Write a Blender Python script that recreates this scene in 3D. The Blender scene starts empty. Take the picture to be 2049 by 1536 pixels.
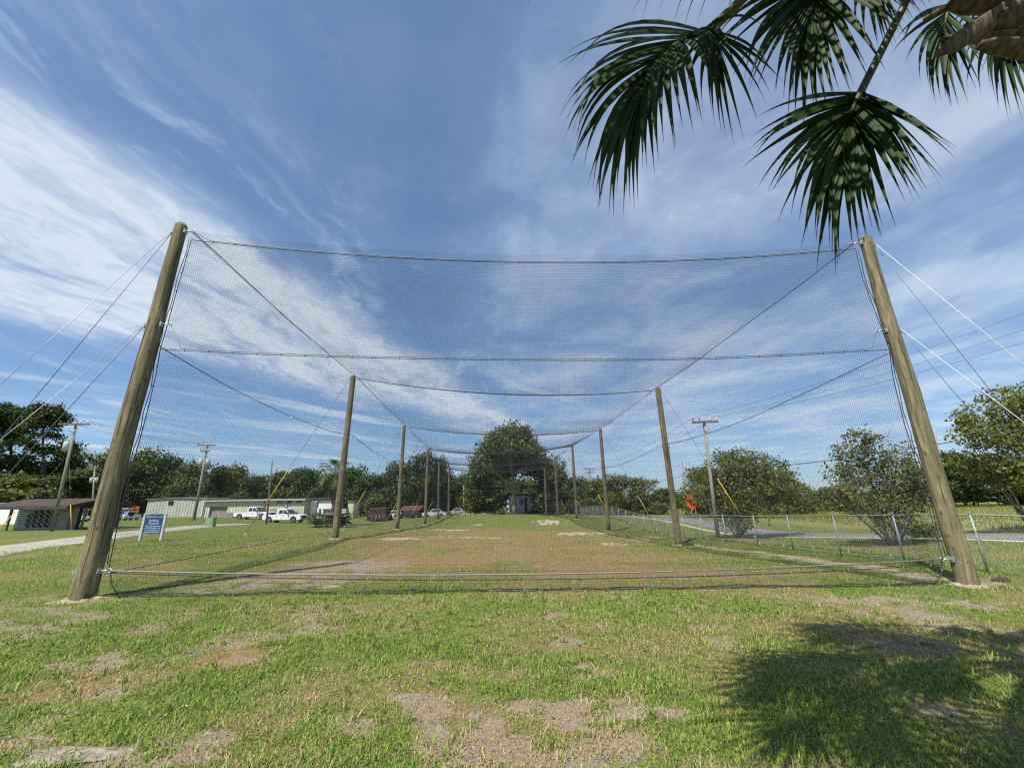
import bpy, math, random
import numpy as np
from mathutils import Vector, Matrix, Quaternion

S = bpy.context.scene
COL = S.collection
R = math.radians
CAMH = 1.65
F_PX, PITCH, ROLL = 810.2, R(16.22), R(-0.754)
CX, CY = 1024.5, 768.0

# ------------------------------------------------------------------ camera
cam = bpy.data.cameras.new('camera')
cam.sensor_width = 36.0
cam.lens = F_PX / 2049 * 36.0
cam.clip_start = 0.05
cam.clip_end = 3000
camo = bpy.data.objects.new('camera', cam)
camo.matrix_world = Matrix.Translation((0, 0, CAMH)) @ Matrix.Rotation(R(90) + PITCH, 4, 'X') @ Matrix.Rotation(ROLL, 4, 'Z')
COL.objects.link(camo)
S.camera = camo

# ------------------------------------------------------------------ light
SHADOW = Vector((0.38, 0.55, -1.0)).normalized()          # direction the sunlight travels
SUN_EL = math.asin(-SHADOW.z)
SUN_AZ = math.atan2(-SHADOW.x, -SHADOW.y)                 # from +Y towards +X
sun = bpy.data.lights.new('sun', 'SUN')
sun.energy = 4.9
sun.angle = R(0.53)
sun.color = (1.0, 0.945, 0.86)
suno = bpy.data.objects.new('sun', sun)
suno.rotation_mode = 'QUATERNION'
suno.rotation_quaternion = SHADOW.to_track_quat('-Z', 'Y')
COL.objects.link(suno)

S.view_settings.view_transform = 'Standard'
S.view_settings.look = 'None'
S.view_settings.exposure = 0.46
S.view_settings.gamma = 1.0
S.view_settings.use_curve_mapping = False
S.cycles.use_denoising = False
S.cycles.max_bounces = 6
S.cycles.transparent_max_bounces = 8
S.cycles.sample_clamp_indirect = 4.0
S.cycles.filter_width = 1.25

W = bpy.data.worlds.new('World')
S.world = W
W.use_nodes = True
nt = W.node_tree
nt.nodes.clear()

class NB:
    """tiny node-graph helper"""
    def __init__(s, tree): s.t = tree
    def new(s, kind, **kw):
        n = s.t.nodes.new(kind)
        for k, v in kw.items(): setattr(n, k, v)
        return n
    def link(s, a, b): s.t.links.new(a, b)
    def put(s, sock, v):
        if isinstance(v, bpy.types.NodeSocket): s.link(v, sock)
        else: sock.default_value = v
    def m(s, op, a, b=0.0, c=0.0, clamp=False):
        n = s.new('ShaderNodeMath', operation=op, use_clamp=clamp)
        s.put(n.inputs[0], a); s.put(n.inputs[1], b); s.put(n.inputs[2], c)
        return n.outputs[0]
    def smooth(s, x, lo, hi, a=0.0, b=1.0):
        n = s.new('ShaderNodeMapRange', interpolation_type='SMOOTHSTEP')
        s.put(n.inputs[0], x)
        n.inputs[1].default_value, n.inputs[2].default_value = lo, hi
        n.inputs[3].default_value, n.inputs[4].default_value = a, b
        return n.outputs[0]
    def xyz(s, x, y, z=0.0):
        n = s.new('ShaderNodeCombineXYZ')
        s.put(n.inputs[0], x); s.put(n.inputs[1], y); s.put(n.inputs[2], z)
        return n.outputs[0]
    def noise(s, vec, scale, detail=5, rough=0.55, dist=0.0, out=0):
        n = s.new('ShaderNodeTexNoise')
        if vec is not None: s.link(vec, n.inputs['Vector'])
        n.inputs['Scale'].default_value = scale
        n.inputs['Detail'].default_value = detail
        n.inputs['Roughness'].default_value = rough
        n.inputs['Distortion'].default_value = dist
        return n.outputs[out]
    def mix(s, fac, a, b, blend='MIX'):
        n = s.new('ShaderNodeMix', data_type='RGBA', blend_type=blend)
        s.put(n.inputs[0], fac)
        s.put(n.inputs[6], a if isinstance(a, bpy.types.NodeSocket) else (*a, 1))
        s.put(n.inputs[7], b if isinstance(b, bpy.types.NodeSocket) else (*b, 1))
        return n.outputs[2]

def build_sky():
    g = NB(nt)
    sky = g.new('ShaderNodeTexSky', sky_type='NISHITA')
    sky.sun_disc = False
    sky.sun_elevation = SUN_EL
    sky.sun_rotation = SUN_AZ
    sky.altitude = 30
    sky.air_density = 1.0
    sky.dust_density = 0.6
    sky.ozone_density = 2.5
    STR = 0.095
    tc = g.new('ShaderNodeTexCoord')
    sep = g.new('ShaderNodeSeparateXYZ')
    g.link(tc.outputs['Generated'], sep.inputs[0])
    x, y, z = sep.outputs
    zc = g.m('MAXIMUM', z, 0.035)
    px = g.m('DIVIDE', x, zc)
    py = g.m('DIVIDE', y, zc)
    P = g.xyz(px, py)
    # warp the cloud-layer coordinates a little
    w = g.new('ShaderNodeVectorMath', operation='SUBTRACT')
    g.link(g.noise(P, 1.1, 5, 0.55, out=1), w.inputs[0]); w.inputs[1].default_value = (0.5, 0.5, 0.5)
    sc = g.new('ShaderNodeVectorMath', operation='SCALE'); g.link(w.outputs[0], sc.inputs[0]); sc.inputs['Scale'].default_value = 0.55
    ad = g.new('ShaderNodeVectorMath', operation='ADD'); g.link(P, ad.inputs[0]); g.link(sc.outputs[0], ad.inputs[1])
    s2 = g.new('ShaderNodeSeparateXYZ'); g.link(ad.outputs[0], s2.inputs[0])
    qx, qy = s2.outputs[0], s2.outputs[1]
    def plane(nx, ny, ax, ay):
        return g.m('ADD', g.m('MULTIPLY', g.m('SUBTRACT', qx, ax), nx), g.m('MULTIPLY', g.m('SUBTRACT', qy, ay), ny))
    dA = plane(-0.961, 0.275, -1.156, 0.66)
    dB = plane(0.819, -0.574, -2.93, 2.13)
    # streak noises: one drawn out along the view axis, one along the far edge of the big bank
    n_long = g.noise(g.xyz(g.m('MULTIPLY', qx, 2.0), g.m('MULTIPLY', qy, 0.62)), 1.35, 9, 0.62, 0.3)
    t_al = g.m('ADD', g.m('MULTIPLY', px, 0.574), g.m('MULTIPLY', py, 0.819))
    t_ac = plane(0.819, -0.574, 0, 0)
    n_far = g.noise(g.xyz(g.m('MULTIPLY', t_al, 0.22), g.m('MULTIPLY', t_ac, 1.1)), 1.25, 8, 0.6, 0.2)
    n_soft = g.noise(ad.outputs[0], 0.9, 7, 0.58)
    fine = g.noise(g.xyz(g.m('MULTIPLY', qx, 2.2), g.m('MULTIPLY', qy, 1.2)), 4.5, 8, 0.65, 0.4)
    # 1 the white bank on the left
    bank = g.m('MULTIPLY', g.smooth(dA, -0.16, 0.30), g.smooth(dB, -0.22, 0.55))
    bank = g.m('MULTIPLY', bank, g.smooth(n_long, 0.30, 0.58, 0.46, 1.0))
    bank = g.m('MULTIPLY', bank, g.smooth(fine, 0.30, 0.64, 0.72, 1.0))
    # 2 thinner streaks beside it
    side = g.m('MULTIPLY', g.smooth(dA, -0.85, -0.05), g.smooth(n_long, 0.46, 0.72, 0.0, 0.62))
    # 3 pale veil thickening to the right, with brighter patches
    veil = g.m('MULTIPLY', g.smooth(px, -0.7, 0.75, 0.24, 0.60), g.smooth(n_soft, 0.30, 0.62, 0.48, 1.0))
    puff = g.m('MULTIPLY', g.smooth(px, -0.5, 0.15), g.smooth(g.m('ADD', g.m('MULTIPLY', n_long, .45), g.m('MULTIPLY', n_soft, .55)), 0.45, 0.66, 0.0, 0.42))
    # 4 banded cloud low on the left and centre
    band = g.m('MULTIPLY', g.smooth(py, 2.0, 3.6), g.smooth(n_far, 0.42, 0.66, 0.0, 0.75))
    band = g.m('MULTIPLY', band, g.smooth(px, -0.4, 1.2, 1.0, 0.22))
    dens = g.m('MAXIMUM', bank, side)
    dens = g.m('MAXIMUM', dens, band)
    wisp = g.m('MULTIPLY', g.smooth(fine, 0.50, 0.74, 0.0, 0.36), g.smooth(n_soft, 0.40, 0.62))
    puff = g.m('MAXIMUM', puff, wisp)
    rest = g.m('SUBTRACT', 1.0, g.m('MULTIPLY', g.m('SUBTRACT', 1.0, veil), g.m('SUBTRACT', 1.0, puff)))
    dens = g.m('SUBTRACT', 1.0, g.m('MULTIPLY', g.m('SUBTRACT', 1.0, dens), g.m('SUBTRACT', 1.0, rest)))
    dens = g.m('MULTIPLY', dens, g.smooth(z, 0.0, 0.10, 0.55, 1.0))
    dens = g.m('MINIMUM', dens, 0.93)
    tint = g.mix(1.0, sky.outputs[0], (0.70, 0.88, 1.04), 'MULTIPLY')
    ccol = g.mix(g.smooth(dens, 0.2, 0.95), tuple(c / STR for c in (0.28, 0.38, 0.57)), tuple(c / STR for c in (0.52, 0.60, 0.67)))
    col = g.mix(dens, tint, ccol)
    bg = g.new('ShaderNodeBackground'); bg.inputs[1].default_value = STR
    g.link(col, bg.inputs[0])
    out = g.new('ShaderNodeOutputWorld'); g.link(bg.outputs[0], out.inputs[0])
build_sky()

# ------------------------------------------------------------------ pixel -> place helpers
cp_, sp_ = math.cos(PITCH), math.sin(PITCH)
cr_, sr_ = math.cos(ROLL), math.sin(ROLL)
def ray(px, py):
    a, b = px - CX, py - CY
    u = a * cr_ + b * sr_
    v = -a * sr_ + b * cr_
    return u, F_PX * cp_ + v * sp_, F_PX * sp_ - v * cp_      # right, forward, up
def at(px, py, Y):
    u, f, up = ray(px, py)
    return Vector((u / f * Y, Y, CAMH + up / f * Y))

# ------------------------------------------------------------------ noise
def _h(ix, iy, seed):
    n = (ix.astype(np.int64) * 374761393 + iy.astype(np.int64) * 668265263 + seed * 974711) & 0x7fffffff
    n = ((n ^ (n >> 13)) * 1274126177) & 0x7fffffff
    return ((n ^ (n >> 16)) & 0xffff) / 65535.0
def vnoise(x, y, seed=0):
    x = np.asarray(x, float); y = np.asarray(y, float)
    ix, iy = np.floor(x), np.floor(y)
    fx, fy = x - ix, y - iy
    fx = fx * fx * (3 - 2 * fx); fy = fy * fy * (3 - 2 * fy)
    a = _h(ix, iy, seed); b = _h(ix + 1, iy, seed); c = _h(ix, iy + 1, seed); d = _h(ix + 1, iy + 1, seed)
    return (a * (1 - fx) + b * fx) * (1 - fy) + (c * (1 - fx) + d * fx) * fy
def fbm(x, y, seed=0, oct=4):
    s = 0; a = .5; t = 0
    for i in range(oct):
        s = s + a * vnoise(np.asarray(x) * 2 ** i, np.asarray(y) * 2 ** i, seed + i * 17); t += a; a *= .5
    return s / t
def sstep(x, a, b):
    t = np.clip((x - a) / (b - a), 0, 1)
    return t * t * (3 - 2 * t)

# ------------------------------------------------------------------ cage pole data (pixels of base and top, distance)
POLE_L = [((163, 1197), (362, 455), 8.21), ((670, 1077), (707, 753), 21.29), ((794.6, 1059), (809, 852), 34.38),
          ((850.3, 1050), (856.7, 898.5), 47.46), ((876.3, 1040), (879, 925), 60.54), ((897.3, 1030.5), (899, 938), 73.62)]
POLE_R = [((1938, 1171), (1730, 478), 9.13), ((1359, 1093), (1316, 777), 22.21), ((1218, 1062), (1201, 859), 35.3),
          ((1155, 1037.7), (1144.8, 891), 48.38), ((1116.4, 1031.5), (1110.7, 920), 61.46), ((1092.9, 1030.8), (1090, 937.5), 74.54)]
FENCE = [(1976, 1141, 10.6), (1812, 1128.5, 12.7), (1684, 1111, 15.1), (1587.5, 1100, 17.6), (1517, 1093.6, 20.1), (1453, 1081, 22.9),
         (1406.5, 1075, 25.6), (1165, 1033, 68)]

# ------------------------------------------------------------------ terrain
_ctl = []
for p in POLE_L + POLE_R: _ctl.append(tuple(at(p[0][0], p[0][1], p[2])))
for a in FENCE: _ctl.append(tuple(at(*a)))
for a in [(320, 1081, 22), (104, 1059, 38), (388, 1040, 55), (533, 1048, 48), (572, 1046, 60), (500, 1038, 67), (350, 1034, 88),
          (500, 1035, 85), (690, 1038, 80), (90, 1061, 34), (418, 1054, 42), (668, 1052, 46), (755, 1043, 62), (866, 1035, 78),
          (1028, 1028, 86), (1120, 1029, 84), (0, 1046, 78), (160, 1044, 74), (1436, 1067, 36), (1372, 1031, 62), (1480, 1079, 29), (1790, 1094, 19),
          (2049, 1072, 20), (1400, 1042, 42), (2049, 1008, 75), (1700, 1012, 78), (1300, 1022, 75), (1020, 1060, 36), (1020, 1100, 17),
          (1240, 1050, 42), (0, 1100, 19), (600, 1060, 36)]:
    _ctl.append(tuple(at(*a)))
for a in [(0, 0, 0), (-5, 2, 0), (5, 2, -.03), (0, 4.5, 0), (-14, 6, .02), (18, 8, -.35), (-8, -8, 0), (8, -8, 0), (0, -30, 0), (-60, -20, -.3), (60, -20, -.3),
          (-150, 60, -.9), (150, 60, -.3), (-120, 160, -1.0), (0, 170, -1.1), (120, 170, -.4), (-420, 150, -1.6), (420, 150, -1.2), (0, 500, -1.8),
          (-420, 500, -2), (420, 500, -2), (-420, -60, -.8), (420, -60, -.8), (0, -90, -.4), (-30, 14, -.05)]:
    _ctl.append(a)
_C = np.array(_ctl, float)
def _k(r2): return 0.5 * r2 * np.log(r2 + 1e-9)
_n = len(_C)
_A = np.zeros((_n + 3, _n + 3))
_d = ((_C[:, None, :2] - _C[None, :, :2]) ** 2).sum(-1)
_A[:_n, :_n] = _k(_d) + np.eye(_n) * 14.0
_A[:_n, _n] = 1; _A[:_n, _n + 1:] = _C[:, :2]; _A[_n, :_n] = 1; _A[_n + 1:, :_n] = _C[:, :2].T
_w = np.linalg.solve(_A, np.concatenate([_C[:, 2], np.zeros(3)]))
def H(x, y):
    x = np.asarray(x, float); y = np.asarray(y, float)
    sh = x.shape; X = x.ravel(); Y = y.ravel(); out = np.empty(len(X))
    for i in range(0, len(X), 40000):
        xx, yy = X[i:i + 40000], Y[i:i + 40000]
        d = (xx[:, None] - _C[None, :, 0]) ** 2 + (yy[:, None] - _C[None, :, 1]) ** 2
        out[i:i + 40000] = _k(d) @ _w[:_n] + _w[_n] + xx * _w[_n + 1] + yy * _w[_n + 2]
    d = np.hypot(X, Y)
    fade = np.clip(1 - d / 45, 0, 1)
    out += (fbm(X * .9, Y * .9, 5, 3) - .5) * .07 * fade + (fbm(X * 5, Y * 5, 9, 3) - .5) * .035 * np.clip(1 - d / 18, 0, 1)
    return out.reshape(sh)
def hz(x, y): return float(H(np.array([x]), np.array([y]))[0])
def gnd(px, py):
    """where the sight line through a pixel meets the ground"""
    u, f, up = ray(px, py)
    lo, hi = 1.5, 300.0
    Y = 2.0
    prev = Y
    while Y < 300:
        if CAMH + up / f * Y < hz(u / f * Y, Y): break
        prev = Y; Y *= 1.05
    lo, hi = prev, Y
    for _ in range(24):
        m = (lo + hi) / 2
        if CAMH + up / f * m < hz(u / f * m, m): hi = m
        else: lo = m
    return Vector((u / f * lo, lo, hz(u / f * lo, lo)))
def onground(px, Y, py=1040):
    u, f, up = ray(px, py)
    return Vector((u / f * Y, Y, hz(u / f * Y, Y)))

# ------------------------------------------------------------------ materials
def new_mat(name):
    m = bpy.data.materials.new(name); m.use_nodes = True
    t = m.node_tree; t.nodes.clear()
    g = NB(t)
    out = g.new('ShaderNodeOutputMaterial')
    b = g.new('ShaderNodeBsdfPrincipled')
    g.link(b.outputs[0], out.inputs[0])
    return m, g, b, out
def mat(name, c1, c2=None, rough=0.7, scale=3.0, stretch=(1, 1, 1), bump=0.0, metal=0.0, spec=0.4, detail=5, lo=.35, hi=.65):
    m, g, b, out = new_mat(name)
    b.inputs['Roughness'].default_value = rough
    b.inputs['Metallic'].default_value = metal
    b.inputs['Specular IOR Level'].default_value = spec
    if c2 is None: c2 = tuple(c * .75 for c in c1)
    tc = g.new('ShaderNodeTexCoord')
    mp = g.new('ShaderNodeMapping'); mp.inputs['Scale'].default_value = stretch
    g.link(tc.outputs['Object'], mp.inputs[0])
    n = g.noise(mp.outputs[0], scale, detail, .6)
    g.link(g.mix(g.smooth(n, lo, hi), c1, c2), b.inputs['Base Color'])
    if bump:
        bn = g.new('ShaderNodeBump'); bn.inputs['Strength'].default_value = bump; bn.inputs['Distance'].default_value = .02
        g.link(n, bn.inputs['Height']); g.link(bn.outputs[0], b.inputs['Normal'])
    return m
def leaf_mat(name, dark, light, accent=None, trans=0.3, rough=.5, spec=.3):
    m, g, b, out = new_mat(name)
    at_ = g.new('ShaderNodeAttribute'); at_.attribute_name = 'shade'
    c = g.mix(at_.outputs['Fac'], dark, light)
    if accent is not None:
        c = g.mix(g.smooth(at_.outputs['Fac'], .96, .995, 0, .5), c, accent)
    g.link(c, b.inputs['Base Color'])
    b.inputs['Roughness'].default_value = rough
    b.inputs['Specular IOR Level'].default_value = spec
    tr = g.new('ShaderNodeBsdfTranslucent')
    g.link(g.mix(1.0, c, (1.15, 1.2, .6), 'MULTIPLY'), tr.inputs[0])
    ms = g.new('ShaderNodeMixShader'); ms.inputs[0].default_value = trans
    g.link(b.outputs[0], ms.inputs[1]); g.link(tr.outputs[0], ms.inputs[2])
    g.link(ms.outputs[0], out.inputs[0])
    return m

# wood of the cage poles: long grain, stains, checks
def pole_mat():
    m, g, b, out = new_mat('treated_timber')
    tc = g.new('ShaderNodeTexCoord')
    def mp(s):
        n = g.new('ShaderNodeMapping'); n.inputs['Scale'].default_value = s; g.link(tc.outputs['Object'], n.inputs[0]); return n.outputs[0]
    oi = g.new('ShaderNodeObjectInfo')
    grain = g.noise(mp((7, 7, .5)), 3.0, 8, .7, .6)
    blot = g.noise(mp((3.2, 3.2, .5)), 2.0, 6, .62, .5)
    blot2 = g.noise(mp((1.2, 1.2, .8)), 1.6, 4, .6, .3)
    crack = g.noise(mp((16, 16, .25)), 2.0, 4, .7)
    knot = g.noise(mp((3.2, 3.2, 1.7)), 2.6, 2, .5)
    c = g.mix(g.smooth(grain, .3, .7), (.265, .225, .130), (.125, .104, .062))
    c = g.mix(g.smooth(blot2, .42, .60, 0, .65), c, (.165, .155, .085))
    c = g.mix(g.smooth(blot, .52, .66, 0, .85), c, (.345, .285, .165))
    c = g.mix(g.smooth(blot, .46, .33, 0, .8), c, (.105, .092, .052))
    c = g.mix(g.smooth(crack, .54, .61, 0, .9), c, (.045, .037, .026))
    c = g.mix(g.smooth(knot, .66, .70, 0, .9), c, (.11, .085, .05))
    g.link(c, b.inputs['Base Color'])
    b.inputs['Roughness'].default_value = .85; b.inputs['Specular IOR Level'].default_value = .2
    bn = g.new('ShaderNodeBump'); bn.inputs['Strength'].default_value = .6; bn.inputs['Distance'].default_value = .012
    g.link(g.m('SUBTRACT', grain, g.m('MULTIPLY', crack, .5)), bn.inputs['Height']); g.link(bn.outputs[0], b.inputs['Normal'])
    return m

M = dict(
    timber=pole_mat(),
    net=mat('black_net_twine', (.018, .02, .026), (.028, .03, .036), .8, spec=.25),
    rope=mat('black_rope', (.02, .021, .025), (.04, .04, .045), .75, 30),
    cable=mat('galvanised_cable', (.42, .44, .46), (.30, .31, .33), .45, 40, metal=.4),
    white_cable=mat('pale_cable', (.58, .61, .62), (.42, .45, .46), .5, 30),
    low_cable=mat('cream_cable', (.25, .245, .21), (.19, .185, .16), .6, 30),
    guycable=mat('guy_strand', (.20, .215, .24), (.14, .15, .17), .5, 30, metal=.2),
    dark_cable=mat('dark_cable', (.10, .11, .13), (.06, .07, .08), .6, 30),
    steel=mat('galvanised_steel', (.55, .58, .60), (.38, .41, .43), .42, 18, metal=.6),
    fence=mat('fence_galvanised', (.33, .38, .36), (.24, .28, .27), .55, 12, metal=.3),
    chain=mat('chain_wire', (.30, .34, .34), (.22, .25, .25), .5, 12, metal=.4),
    yellow=mat('yellow_guard', (.58, .40, .06), (.48, .33, .05), .5, 6),
    grey_wood=mat('weathered_pole', (.33, .31, .27), (.20, .185, .16), .85, 3, (6, 6, .3), .4),
    green_wood=mat('greenish_pole', (.23, .25, .20), (.15, .165, .13), .85, 3, (6, 6, .3), .4),
    brown_wood=mat('brown_pole', (.20, .155, .12), (.12, .09, .07), .85, 3, (6, 6, .3), .4),
    sand=mat('pale_sand', (.40, .34, .24), (.27, .22, .155), .95, 22, bump=.8, spec=.1),
    white=mat('white_paint', (.78, .79, .78), (.70, .71, .70), .5, 2),
    signpost=mat('faded_white_post', (.58, .60, .58), (.48, .50, .48), .6, 4),
    carwhite=mat('white_car_paint', (.80, .81, .83), (.76, .77, .79), .22, 1, spec=.55),
    glass=mat('dark_glass', (.02, .025, .03), (.03, .035, .04), .08, 1, spec=.8),
    blueglass=mat('pale_blue_glass', (.16, .25, .34), (.12, .2, .28), .12, 1, spec=.8),
    tyre=mat('tyre_rubber', (.02, .02, .02), (.03, .03, .03), .85, 10),
    rim=mat('alloy_rim', (.42, .43, .45), (.3, .31, .33), .35, 4, metal=.7),
    black=mat('black_trim', (.015, .015, .016), (.025, .025, .026), .6, 6),
    lamp=mat('headlamp', (.55, .62, .64), (.4, .46, .48), .15, 6, spec=.7),
    signblue=mat('sign_blue', (.010, .060, .150), (.012, .072, .17), .45, 2),
    signtext=mat('sign_lettering', (.62, .72, .80), (.58, .68, .76), .5, 2),
    orange=mat('fluorescent_orange', (.72, .11, .012), (.66, .095, .01), .5, 2),
    cream=mat('cream_cladding', (.62, .60, .44), (.52, .50, .37), .55, 1.3, (1, 1, .3)),
    palegrey=mat('pale_cladding', (.50, .51, .44), (.42, .43, .37), .55, 1.3, (1, 1, .3)),
    doorgrey=mat('roller_door', (.34, .31, .27), (.27, .245, .21), .6, 2),
    greyroof=mat('grey_metal_roof', (.30, .32, .34), (.22, .24, .25), .45, 2, metal=.3),
    darkroof=mat('dark_roof', (.045, .04, .042), (.07, .06, .06), .8, 3),
    brownroof=mat('brown_shingle', (.068, .044, .035), (.045, .03, .025), .9, 5, bump=.3),
    block=mat('concrete_block', (.36, .36, .35), (.27, .27, .265), .9, 3, bump=.3),
    tan=mat('tan_wall', (.36, .27, .15), (.28, .21, .12), .85, 2),
    bluewhite=mat('pale_blue_wall', (.78, .79, .80), (.70, .71, .72), .7, 1.5),
    greenbox=mat('green_enclosure', (.23, .40, .20), (.19, .34, .17), .5, 2),
    tarp=mat('maroon_tarp', (.060, .026, .022), (.032, .015, .014), .6, 4, (1, 1, .4), .3),
    redroof=mat('red_roof', (.16, .05, .042), (.10, .035, .03), .6, 2, (3, 1, 1)),
    navy=mat('dark_blue_paint', (.022, .026, .045), (.03, .034, .05), .3, 2, spec=.5),
    bark=mat('grey_bark', (.20, .17, .13), (.11, .09, .07), .9, 4, (3, 3, .6), .6),
    palebark=mat('pale_bark', (.30, .27, .21), (.17, .15, .115), .9, 4, (3, 3, .6), .6),
    darkbark=mat('dark_bark', (.07, .055, .042), (.04, .032, .026), .9, 4, (3, 3, .6), .5),
    palmtrunk=mat('palm_trunk', (.20, .12, .075), (.10, .06, .04), .9, 5, (2, 2, 3), .7),
    boot=mat('dry_leaf_base', (.20, .145, .09), (.055, .034, .022), .75, 5, (5, 5, .8), .6, lo=.3, hi=.62),
    petiole=mat('petiole_green', (.10, .105, .04), (.07, .075, .03), .5, 6),
    concrete=mat('pale_concrete', (.60, .56, .47), (.48, .44, .36), .9, 2),
    asphalt=mat('worn_asphalt', (.36, .325, .275), (.27, .245, .205), .95, .8, detail=8),
    shadedroad=mat('shaded_asphalt', (.215, .21, .195), (.155, .15, .14), .95, .8, detail=8),  # asphalt darkened, tree shade over the side road put into the colour
    gravel=mat('pale_shoulder', (.46, .42, .34), (.36, .33, .26), .95, 2.5, detail=8),
    leaf=leaf_mat('oak_leaf', (.036, .058, .015), (.180, .215, .056)),
    leafolive=leaf_mat('olive_leaf', (.056, .070, .017), (.205, .210, .055), (.17, .12, .04)),
    leafdark=leaf_mat('dark_leaf', (.025, .043, .012), (.105, .140, .037)),
    leafpine=leaf_mat('pine_needles', (.022, .042, .012), (.085, .120, .034)),
    leafmyrtle=leaf_mat('myrtle_leaf', (.062, .080, .020), (.225, .235, .064), (.19, .11, .06)),
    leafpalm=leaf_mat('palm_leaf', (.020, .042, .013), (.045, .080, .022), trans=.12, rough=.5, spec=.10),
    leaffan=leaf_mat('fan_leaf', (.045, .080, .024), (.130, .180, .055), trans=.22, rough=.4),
    leafgrey=leaf_mat('silver_leaf', (.08, .10, .07), (.24, .27, .22), trans=.2),
    leafweed=leaf_mat('weed_leaf', (.060, .120, .022), (.14, .22, .045), trans=.2),
    deadleaf=leaf_mat('dead_leaf', (.13, .085, .045), (.42, .32, .19), trans=.05),
    weed=leaf_mat('tall_meadow', (.12, .165, .034), (.30, .285, .085), trans=.3),
)

# ------------------------------------------------------------------ mesh builders
def mesh_np(name, V, faces, shade=None, smooth=False):
    """faces: (n,k) int array; shade: per-vertex float"""
    me = bpy.data.meshes.new(name)
    V = np.asarray(V, np.float32).reshape(-1, 3)
    fl = faces if isinstance(faces, list) else [faces]
    tot = sum(f.size for f in fl); np_ = sum(len(f) for f in fl)
    me.vertices.add(len(V)); me.vertices.foreach_set('co', V.ravel())
    me.loops.add(tot); me.loops.foreach_set('vertex_index', np.concatenate([f.ravel() for f in fl]).astype(np.int32))
    me.polygons.add(np_)
    tots = np.concatenate([np.full(len(f), f.shape[1], np.int32) for f in fl])
    starts = np.concatenate([[0], np.cumsum(tots)[:-1]]).astype(np.int32)
    me.polygons.foreach_set('loop_start', starts)
    me.polygons.foreach_set('loop_total', tots)
    if smooth: me.polygons.foreach_set('use_smooth', np.ones(np_, bool))
    if shade is not None:
        a = me.attributes.new('shade', 'FLOAT', 'POINT'); a.data.foreach_set('value', np.asarray(shade, np.float32))
    me.update(calc_edges=True)
    return me

class MB:
    def __init__(s): s.v = []; s.f = []; s.sm = []
    def add(s, vs, fs, smooth=False):
        o = len(s.v); s.v += [tuple(v) for v in vs]; s.f += [tuple(i + o for i in f) for f in fs]; s.sm += [smooth] * len(fs)
        return s
    def box(s, c, size, rz=0.0, mtx=None):
        x, y, z = (d / 2 for d in size)
        vs = [Vector((a * x, b * y, d * z)) for d in (-1, 1) for a, b in ((-1, -1), (1, -1), (1, 1), (-1, 1))]
        if rz: q = Matrix.Rotation(rz, 3, 'Z'); vs = [q @ v for v in vs]
        if mtx: vs = [mtx @ v for v in vs]
        c = Vector(c)
        return s.add([v + c for v in vs], [(3, 2, 1, 0), (4, 5, 6, 7), (0, 1, 5, 4), (1, 2, 6, 5), (2, 3, 7, 6), (3, 0, 4, 7)])
    def tube(s, path, rad, n=8, cap=True, smooth=True):
        P = [Vector(p) for p in path]
        if not hasattr(rad, '__len__'): rad = [rad] * len(P)
        t0 = (P[1] - P[0]).normalized()
        ref = Vector((0, 0, 1)) if abs(t0.z) < .9 else Vector((1, 0, 0))
        nrm = t0.cross(ref).normalized()
        rings = []; vs = []
        for i, p in enumerate(P):
            t = (P[min(i + 1, len(P) - 1)] - P[max(i - 1, 0)]).normalized()
            nrm = (nrm - t * nrm.dot(t)).normalized(); b = t.cross(nrm)
            for k in range(n):
                a = 2 * math.pi * k / n
                vs.append(p + (nrm * math.cos(a) + b * math.sin(a)) * rad[i])
        fs = [(i * n + k, i * n + (k + 1) % n, (i + 1) * n + (k + 1) % n, (i + 1) * n + k) for i in range(len(P) - 1) for k in range(n)]
        o = len(s.v)
        s.add(vs, fs, smooth)
        if cap: s.f += [tuple(o + k for k in reversed(range(n))), tuple(o + (len(P) - 1) * n + k for k in range(n))]; s.sm += [False, False]
        return s
    def prism(s, poly, axis_vec, origin=(0, 0, 0), ex=Vector((1, 0, 0)), ey=Vector((0, 0, 1))):
        """extrude 2-D polygon (in ex,ey) along axis_vec"""
        o = Vector(origin); d = Vector(axis_vec); n = len(poly)
        a = [o + ex * p[0] + ey * p[1] for p in poly]
        return s.add(a + [v + d for v in a], [tuple(range(n)), tuple(range(2 * n - 1, n - 1, -1))] + [(i, i + n, (i + 1) % n + n, (i + 1) % n) for i in range(n)])
    def mesh(s, name):
        me = bpy.data.meshes.new(name); me.from_pydata(s.v, [], s.f)
        me.polygons.foreach_set('use_smooth', s.sm); me.update(); return me

def thing(name, label, cat, loc=(0, 0, 0), group=None, rz=0.0):
    o = bpy.data.objects.new(name, None); o.empty_display_size = .2
    o.location = loc; o.rotation_euler = (0, 0, rz); COL.objects.link(o)
    o['label'] = label; o['category'] = cat
    if group: o['group'] = group
    return o
def put(name, me, m, parent=None, world=True):
    """link a mesh; its vertices are in world space (world=True) or already local to the parent"""
    if isinstance(me, MB): me = me.mesh(name)
    if parent is not None and world:
        t = parent
        while t.parent: t = t.parent
        me.transform(Matrix.Translation(-Vector(t.location)))
    o = bpy.data.objects.new(name, me)
    if m is not None and not me.materials: me.materials.append(m)
    o.parent = parent
    COL.objects.link(o)
    return o
def tag(o, label, cat, group=None, kind=None):
    o['label'] = label
    if cat: o['category'] = cat
    if group: o['group'] = group
    if kind: o['kind'] = kind
    return o
def structure(name, me, m):
    o = put(name, me, m); o['kind'] = 'structure'; return o

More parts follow.
